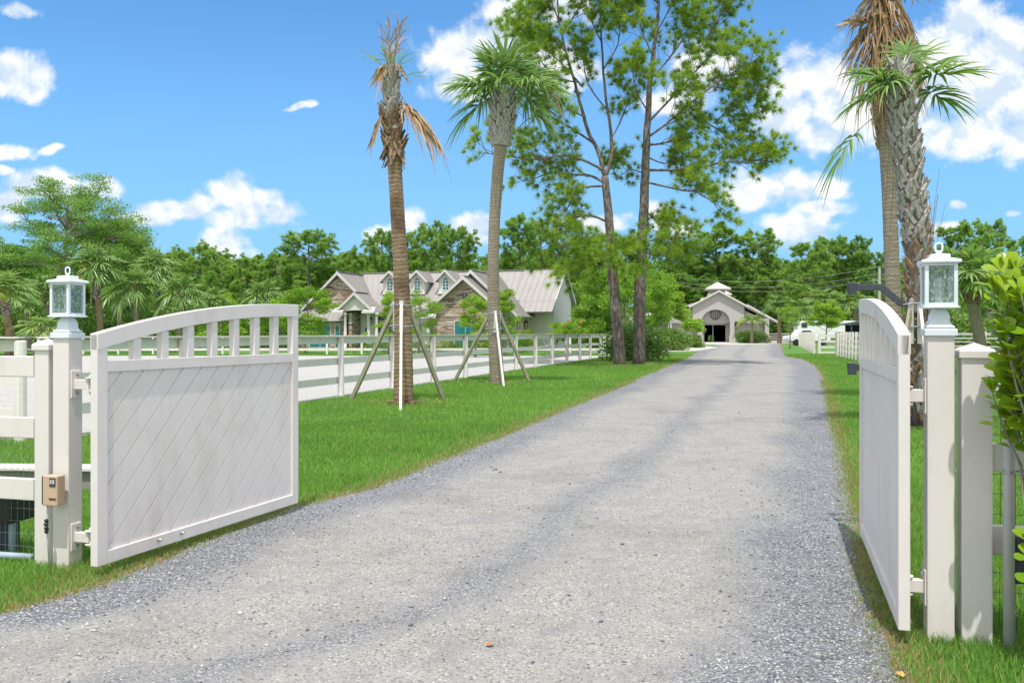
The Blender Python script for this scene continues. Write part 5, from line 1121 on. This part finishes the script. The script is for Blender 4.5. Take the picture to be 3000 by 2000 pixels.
# far woods as one mass
g=np.random.default_rng(55); VV=[];FF=[];RR=[];off=0
for row,(d,n_,y0,y1) in enumerate(((136,48,612,650),(168,52,598,632),(200,56,590,622))):
    for i in range(n_):
        x=-120+2600*(i+g.uniform(.1,.9))/n_; off_=(52-row*8 if 1400<x<2090 else 0); k=int(g.integers(0,5)); hh,cr,(V,F_,r)=PNG[k]; a=g.uniform(0,6.28); ca,sa=math.cos(a),math.sin(a)
        dd=d+off_+g.uniform(-8,8); h_=hz(g.uniform(y0,y1),dd); s=g.uniform(1.2,1.7); Z=V[:,2]*h_/hh
        if row==0: Z=Z*1.0
        U=np.stack([(V[:,0]*ca-V[:,1]*sa)*s+px(x,dd),(V[:,0]*sa+V[:,1]*ca)*s+dd,Z],1); VV.append(U); FF.append(F_+off); RR.append(np.clip(r*.8+g.uniform(-.1,.25),0,.9)); off+=len(U)
_c=3600; _x=g.uniform(-120,2480,_c); _d=np.where((_x>1400)&(_x<2090),g.uniform(188,215,_c),g.uniform(140,170,_c)); _z=g.uniform(.1,1,_c)*11*(.8+.2*np.sin(_x*.02)); _C=np.stack([(_x-CX)/F*_d,_d,_z],1)
_V,_F,_r=needle_tufts(_C,np.tile(np.array([[0,-.3,.6]]),(_c,1)),60,1.3,.2,g,1.1); VV.append(_V); FF.append(_F+off); RR.append(_r*.7)
o=np_mesh('distant_woods',np.concatenate(VV),np.concatenate(FF),MT['needle_far'],rnd=np.concatenate(RR)); tag(o,'continuous wood of pines closing the horizon behind house and barn','woods',kind='stuff')
m=MB()
for row,(d0_,n_) in enumerate(((134,60),(160,60))):
    for i in range(n_):
        x=-120+2600*(i+g.uniform(.1,.9))/n_; d=d0_+(50 if 1400<x<2090 else 0); h_=g.uniform(6,10); m.tube([(px(x,d),d,0),(px(x,d)+g.uniform(-.3,.3),d,h_)],[.22,.15],6,False)
tag(m.build('distant_woods_trunks',MT['bark'],fix=False),'grey pine trunks showing low in the distant woods','woods',kind='stuff')
# leaf clouds
def leaf_cloud(C_,n_,rad,size,g,flat=.7,shape=(1,1,1),rb=None,quad=True):
    k=len(C_); c=np.repeat(C_,n_,0); p=unit(g.normal(0,1,(k*n_,3)))*g.uniform(.2,1,(k*n_,1))**.6*rad*np.array(shape)+c
    nr=unit(g.normal(0,1,(k*n_,3))*np.array([1,1,.5])+np.array([0,0,flat])); s=unit(np.cross(nr,g.normal(0,1,(k*n_,3)))); t=np.cross(nr,s); L=size*g.uniform(.6,1.2,(k*n_,1))
    V=np.stack([p-t*L*.5,p+s*L*.3,p+t*L*.5-nr*L*.15,p-s*L*.3],1).reshape(-1,3); F_=np.arange(k*n_*4).reshape(-1,4)
    r=np.repeat(g.uniform(0,.75,k) if rb is None else rb,n_)+g.uniform(-.15,.2,k*n_); return V,F_,np.repeat(np.clip(r,0,1),4)
# undergrowth along the wood edge
g=np.random.default_rng(66); n_=5200; x=g.uniform(-100,2450,n_); d=np.where(x<1250,g.uniform(86,110,n_),np.where(x<1480,g.uniform(112,130,n_),g.uniform(150,168,n_))); d=np.where((x>2080),g.uniform(56,80,n_),d)
d=np.where((x>1440)&(x<2080),g.uniform(180,192,n_),d); d=np.where((x>1810)&(x<2080)&(g.uniform(0,1,n_)<.6),g.uniform(140,150,n_),d)
z=g.uniform(0,1,n_)**.8*np.where(x<700,5.2,6.)*(.75+.25*np.sin(x*.03)*np.sin(x*.011+2)); z=np.where(x>2080,z*.6,z)
V,F_,r=leaf_cloud(np.stack([(x-CX)/F*d,d,z],1),34,1.1,.38,g,.4,(1,.7,.7)); o=np_mesh('undergrowth',V,F_,MT['leaf_d'],rnd=r); tag(o,'dark tangled undergrowth along the foot of the woods','undergrowth',kind='stuff')
n_=260; x=g.uniform(1740,2060,n_); 
# ---------------- broadleaf trees and shrubs ----------------
def broad(name,label,loc,hh,cr,seed,mat,nl=10,size=.12,n_=60,rad=.45,trunk_r=.09,flat=.55,h0=.35,shape=(1.1,1.1,.45),dens=1,cat='tree',layers=True,twig=3,group=None,flowers=None):
    t=Tree(seed); q=t.g; P=smooth_pts([(0,0,-.05),(q.uniform(-.1,.1)*hh*.2,0,hh*.3),(q.uniform(-.2,.2)*hh*.2,0,hh*.6),(0,0,hh*.9)],3); t.limb(P,trunk_r,trunk_r*.3,8); pa=along(P)
    for i in range(nl):
        f=(i+.5)/nl; z=hh*h0+hh*(.9-h0)*f; a=i*2.4+q.uniform(-.4,.4); l=cr*math.sin(PI*(.25+.6*f))*q.uniform(.7,1.15); pts,_=t.curve(pa(z),Vector((math.cos(a),math.sin(a),.35)),l,4,.15,.1); t.limb(pts,trunk_r*.4,trunk_r*.12,4,t.t); t.spray(pts,trunk_r*.4,4,cr*.4,twig,cr*.2,.35,lift=.05)
    t.tips.append(Vector((0,0,hh*.95)))
    e=empty(name,loc,0,label,cat,group); t.w.build('trunk',MT['bark_s'],e,smooth=True); t.t.build('branches',MT['bark_s'],e,fix=False)
    gn=np.random.default_rng(seed); V,F_,r=leaf_cloud(np.array([tuple(p) for p in t.tips]),n_,rad,size,gn,flat,shape); np_mesh('crown',V,F_,MT[mat],e,r)
    if flowers:
        m=MB()
        for i in range(flowers):
            p=t.tips[q.randrange(len(t.tips))]; m.ico((p.x+q.uniform(-.3,.3),p.y-.3,p.z+q.uniform(-.2,.3)),.10,1,1,.7,.3)
        m.build('blossoms',MT['pink'],e)
    return e
MT['pink']=plain('pink_petal',(.75,.10,.12),.6,0,5,.2)
broad('feathery_tree','large feathery leaved tree with spreading layered boughs rising over the left palms',(px(155,84),84,0),hz(432,84),5.3,401,'feather',nl=22,size=.17,n_=110,rad=.8,trunk_r=.32,h0=.38,shape=(1.4,1.4,.42))
broad('feathery_tree','lower feathery tree at the far left edge behind the palms',(px(0,90),90,0),hz(565,90),4,402,'feather',nl=16,size=.28,n_=60,rad=.9,trunk_r=.25,h0=.4,shape=(1.4,1.4,.3))
broad('feathery_tree','rounded dark green shoulder tree right of the big feathery tree',(px(268,88),88,0),hz(498,88),3.3,403,'feather',nl=20,size=.18,n_=90,rad=.8,trunk_r=.25,h0=.35,shape=(1.3,1.3,.5))
broad('ornamental_tree','bright green layered tree left of the house, hiding its left gable corner',(px(702,70),70,0),hz(668,70),1.9,410,'leaf',nl=16,size=.13,n_=70,rad=.42,h0=.15)
broad('ornamental_tree','yellow green tree behind the gate arch, left of the house tree',(px(640,78),78,0),hz(690,78),1.7,411,'leaf',nl=12,size=.13,n_=60,rad=.42,h0=.2)
broad('ornamental_tree','small yellowish tree just right of the brown palm trunk, before the dormers',(px(962,62),62,0),hz(672,62),1.35,412,'leaf',nl=12,size=.10,n_=46,rad=.36,h0=.15)
broad('ornamental_tree','small tree just left of the brown palm trunk, before the portico',(px(893,64),64,0),hz(665,64),.75,413,'leaf',nl=12,size=.10,n_=46,rad=.33,h0=.1)
broad('ornamental_tree','bright tree in front of the right stone gable, beside the grey palm',(px(1092,58),58,0),hz(678,58),.95,414,'leaf',nl=12,size=.10,n_=50,rad=.33,h0=.2)
broad('ornamental_tree','bright tree right of the grey palm trunk, before the garage',(px(1160,60),60,0),hz(662,60),.95,415,'leaf',nl=14,size=.10,n_=46,rad=.33,h0=.2)
broad('ornamental_tree','leafy yellow green tree behind and between the two lawn pines',(px(1440,72),72,0),hz(650,72),4.1,416,'leaf',nl=26,size=.17,n_=80,rad=.62,h0=.12)
broad('ornamental_tree','spreading green tree beside the white gable end of the house',(px(1368,76),76,0),hz(695,76),1.8,417,'leaf',nl=18,size=.15,n_=70,rad=.5,h0=.1)
broad('ornamental_tree','bright leafy tree left of the barn portico, right of the straight pine',(px(1540,88),88,0),hz(680,88),1.8,418,'leaf',nl=14,size=.16,n_=60,rad=.5,h0=.48)
broad('ornamental_tree','vivid light green small tree before the horse trailer',(px(1897,100),100,0),hz(706,100),1.9,419,'leaf',nl=14,size=.15,n_=60,rad=.45,h0=.35)
broad('ornamental_tree','small tree with open crown before the barn left arcade',(px(1592,125),125,0),hz(737,125),1.7,420,'leaf',nl=10,size=.18,n_=40,rad=.45,h0=.4)
broad('sapling','thin pale trunked sapling with sparse leaves at the grass edge right of the barn',(px(1814,90),90,0),hz(700,90),1.1,421,'leaf',nl=8,size=.14,n_=14,rad=.4,h0=.45,trunk_r=.08)
broad('ornamental_tree','bright green tree behind the arched gate, low over its middle',(px(515,82),82,0),hz(703,82),2.2,422,'leaf',nl=12,size=.16,n_=60,rad=.5,h0=.1)
broad('flowering_shrub','shrub with pink flowers at the right end of the house',(px(1305,68),68,0),1.9,1.5,430,'leaf',nl=10,size=.12,n_=50,rad=.4,h0=.1,cat='shrub',flowers=12)
broad('flowering_shrub','shrub with pink flowers just left of the forked pine',(px(1372,74),74,0),2.2,1.3,431,'leaf',nl=10,size=.12,n_=50,rad=.4,h0=.1,cat='shrub',flowers=14)
def shrub(label,loc,hh,rx,ry,seed,mat,n_=70,size=.12,dens=60,cat='shrub',group=None,white=0):
    gn=np.random.default_rng(seed); k=dens; a=gn.uniform(0,2*PI,k); rr=np.sqrt(gn.uniform(0,1,k)); z=gn.uniform(.1,1,k); sh=np.sqrt(np.clip(1-(z*.92)**2.4,0,1)); Cc=np.stack([rx*rr*np.cos(a)*sh,ry*rr*np.sin(a)*sh,hh*z*.92],1)
    V,F_,r=leaf_cloud(Cc,n_,min(rx,hh)*.32,size,gn,.1,(1,1,1)); e=empty('shrub',loc,0,label,cat,group); V[:,2]=np.maximum(V[:,2],.02); np_mesh('leaves',V,F_,MT[mat],e,r)
    m=MB(); q=random.Random(seed)
    for i in range(7): aa=q.uniform(0,6.28); m.tube([(0,0,0),(rx*.3*math.cos(aa),ry*.3*math.sin(aa),hh*.5)],.02,4)
    m.build('stems',MT['bark_s'],e); return e
shrub('dark oleander hedge bush directly behind the two pine trunks',(px(1455,50),50,0),1.85,1.75,1.1,501,'leaf_d',90,.14,110)
shrub('grey green flowering bush between the pines and the barn',(px(1537,80),80,0),1.7,1.9,1.4,502,'leaf_d',80,.17,110)
shrub('smaller rounded bush right of the grey green one, before the barn arcade',(px(1588,95),95,0),1.25,1.3,1.0,503,'leaf_d',70,.17,80)
shrub('clipped boxy bush under the feather palm by the barn pier',(px(1724,138),138,0),1.75,2.7,1.2,504,'leaf_d',80,.2,110)
for i,(x,d,h_,w_,lb) in enumerate(((1036,72,1.5,1.0,'low shrub at the foot of the right stone gable'),(1112,68,1.6,.6,'dark shrub beside the house downpipe'),(1183,71,1.8,.8,'shrub below the first garage lantern'),(1212,71,1.9,.6,'pointed shrub below the second garage lantern'),(838,73,1.7,.45,'small cone shrub left of the portico columns'),(887,73,1.8,.45,'small cone shrub between the portico columns'))):
    shrub(lb,(px(x,d),d,0),h_,w_,w_,510+i,'leaf',60,.1,40)
shrub('low clipped hedge along the far side of the arena before the house',(px(1000,69.5),69.5,0),.75,7.5,.5,530,'leaf_d',60,.1,160,'hedge')
# low bed of grass before the barn bush
sheet('barn_lawn',[p for p in ((px(1672,146.5),146.5),(px(1762,146.5),146.5),(px(1760,141),141),(px(1675,141),141))],.02,MT['ground'])
# feather palm by the barn
fd=134; e=empty('feather_palm',(px(1727,fd),fd,0),0,'bright yellow green feather palm standing before the barn right arcade','palm tree')
m=MB(); ring_trunk(m,[(0,0,0),(0,0,1.6),(.05,0,3.4)],[.26,.2,.15],10,.15); m.build('trunk',MT['trunk2'],e,smooth=True)
g=np.random.default_rng(600); V=[];Q=[];rn=[];b=0
for i in range(15):
    a=i*2.4; el=.35+1.0*(i/15); d=np.array([math.cos(a)*math.cos(el),math.sin(a)*math.cos(el),math.sin(el)]); L_=3.1; o=np.array([.05,0,3.3]); s=unit(np.cross(d,UP))
    for k in range(26):
        t=.12+.88*k/25; p=o+d*L_*t-UP*L_*.85*t**2.3; 
        for sg in(-1,1):
            ld=unit(s*sg+d*.5-UP*.55+g.normal(0,.15,3)); l=.75*math.sin(PI*(.15+.75*t)); w=unit(np.cross(ld,UP))*.07
            V+=[p-w,p+w,p+ld*l+w*.3,p+ld*l-w*.3]; Q.append([b,b+1,b+2,b+3]); b+=4; rn+=[g.uniform(.35,.95)]*4
np_mesh('fronds',np.array(V),np.array(Q),MT['leaf'],e,np.array(rn))
# ---------------- thick leaved shrub at the right edge ----------------
def clusia():
    q=random.Random(77); gn=np.random.default_rng(77); e=empty('thick_leaved_shrub',(2.42,4.30,0),0,'bright green shrub with thick rounded leaves overlapping the right frame edge','shrub')
    m=MB(); V=[];Fc=[];rn=[]
    out=[(0,0),(.16,.20),(.38,.52),(.62,.86),(.82,.92),(.95,.62),(1.0,.0)]
    def leaf(o,d,nr,L_,W_,r):
        d=d.normalized(); nr=(nr-d*nr.dot(d)).normalized(); s=d.cross(nr); b=len(V)
        for i,(t,w) in enumerate(out):
            c=o+d*L_*t+nr*(-.10*L_*t*t); 
            if i in(0,6): V.append(c); rn.append(r)
            else:
                V.append(c-s*W_*.5*w+nr*W_*.10*w); V.append(c); V.append(c+s*W_*.5*w+nr*W_*.10*w); rn.extend([r]*3)
        ix=[b]+[b+1+3*i for i in range(5)]
        # triangles
        Fc.append((b,b+1,b+2)); Fc.append((b,b+2,b+3))
        for i in range(4):
            a=b+1+3*i; c=a+3; Fc.append((a,c,c+1)); Fc.append((a,c+1,a+1)); Fc.append((a+1,c+1,c+2)); Fc.append((a+1,c+2,a+2))
        a=b+13; Fc.append((a,b+16,a+1)); Fc.append((a+1,b+16,a+2))
    stems=[]
    def stem(P,r):
        P=smooth_pts(P,4); m.tube(P,[r*(1-.6*i/(len(P)-1)) for i in range(len(P))],7); L0=0
        n_=len(P); acc=0; side=q.uniform(0,3)
        for i in range(1,n_):
            d=(P[i]-P[i-1]); acc+=d.length
            if acc>.042 and i>n_*.12:
                acc=0; side+=PI/2+q.uniform(-.3,.3); dn=d.normalized(); o=dn.orthogonal().normalized(); o=Matrix.Rotation(side,3,dn)@o
                for sg in(-1,1):
                    ld=(o*sg*1.0+dn*.55+Vector((q.uniform(-.15,.15),q.uniform(-.15,.15),q.uniform(0,.35)))); L_=q.uniform(.07,.118)
                    nrm=(Vector((0,-.35,1))+Vector((q.uniform(-.5,.5),q.uniform(-.5,.5),0))); r_=q.uniform(0,.8)
                    if q.random()<.03: r_=1.
                    leaf(P[i]+ld.normalized()*.008,ld,nrm,L_,L_*q.uniform(.62,.8),r_)
        for k in range(3): leaf(P[-1],(P[-1]-P[-2]).normalized()+Vector((q.uniform(-.6,.6),q.uniform(-.6,.6),q.uniform(0,.5))),Vector((q.uniform(-.4,.4),-.6,1)),.09,.062,.85)
    # stems in local coordinates: base on the ground, tips lean over the post
    def L3(x,y,z): return Vector((x-2.75+.02,y-4.42+.02,z))
    for k in range(44):
        a=q.uniform(0,2*PI); r=q.uniform(.02,.30); zt=q.uniform(1.25,1.92); 
        bx_,by=2.86+.06*math.cos(a),4.30+.06*math.sin(a); cx2=2.72+r*math.cos(a); cy=4.27+r*math.sin(a)*.6
        cx2=max(cx2,2.55)
        z0=zt-q.uniform(.22,.4)
        stem([L3(bx_+(cx2-bx_)*.5,by+(cy-by)*.5,z0),L3(bx_+(cx2-bx_)*.8,by+(cy-by)*.8,(z0+zt)/2),L3(cx2,cy,zt)],.007)
        m.tube([L3(bx_,by,0),L3(bx_+(cx2-bx_)*.3,by+(cy-by)*.3,z0*.55),L3(bx_+(cx2-bx_)*.5,by+(cy-by)*.5,z0)],[.012,.01,.007],6)
    for (x,y,z) in ((2.66,4.25,.64),(2.70,4.22,.56)): stem([L3(2.78,4.28,z-.2),L3(2.68,4.25,z-.08),L3(x+.05,y,z)],.006)
    m.build('stems',MT['bark_s'],e,smooth=True); o=np_mesh('leaves',np.array([tuple(v) for v in V]),np.array(Fc),MT['clusia'],e,np.array(rn),smooth=True); return e
clusia()
# fallen pine needles and dead blades round the trunks
g=np.random.default_rng(88); P=[]
for (cx_0,cy_0,r_,n_) in ((5.22,43.9,2.2,1500),(6.13,44.1,2.2,1500),(-2.39,19.9,1.3,500),(-.47,27.6,1.5,300)):
    a=g.uniform(0,2*PI,n_); rr=np.abs(g.normal(0,r_*.5,n_))+.2; P.append(np.stack([cx_0+rr*np.cos(a),cy_0+rr*np.sin(a)],1))
P=np.concatenate(P); n_=len(P); a=g.uniform(0,PI,n_); B=np.concatenate([P,g.uniform(.05,.075,(n_,1))],1); d=np.stack([np.cos(a),np.sin(a),g.normal(0,.15,n_)],1); s_=np.stack([-np.sin(a),np.cos(a),np.zeros(n_)],1)*.008; L_=g.uniform(.05,.14,(n_,1))
o=np_mesh('pine_straw',np.stack([B-s_,B+s_,B+d*L_],1).reshape(-1,3),np.arange(n_*3).reshape(-1,3),MT['frond_dry'],rnd=np.repeat(g.uniform(0,.8,n_),3)); tag(o,'fallen brown needles scattered on the lawn round the trunks','pine straw',kind='stuff')
# fallen leaves
def dry_leaf(x,y,s,mat,label):
    g0=G(x,y); e=tag(MB().add([(-.5*s,0,.0),(-.2*s,.3*s,.12*s),(.3*s,.28*s,.1*s),(.6*s,0,.0),(.3*s,-.25*s,.14*s),(-.2*s,-.3*s,.1*s),(0,0,.02*s)],[(6,0,1),(6,1,2),(6,2,3),(6,3,4),(6,4,5),(6,5,0)]).build('fallen_leaf',mat),label,'leaf'); e.location=(g0.x,g0.y,.02); e.rotation_euler=(0,0,random.uniform(0,6)); return e
dry_leaf(2068,1558,.06,plain('orange_leaf',(.60,.33,.12),.6),'pale orange fallen leaf on the soil at the bottom right')
dry_leaf(1125,1488,.05,plain('rust_leaf',(.42,.17,.06),.6),'small rust brown fallen leaf lying on the gravel drive')
print('total verts',sum(len(o.data.vertices) for o in bpy.data.objects if o.type=='MESH'))
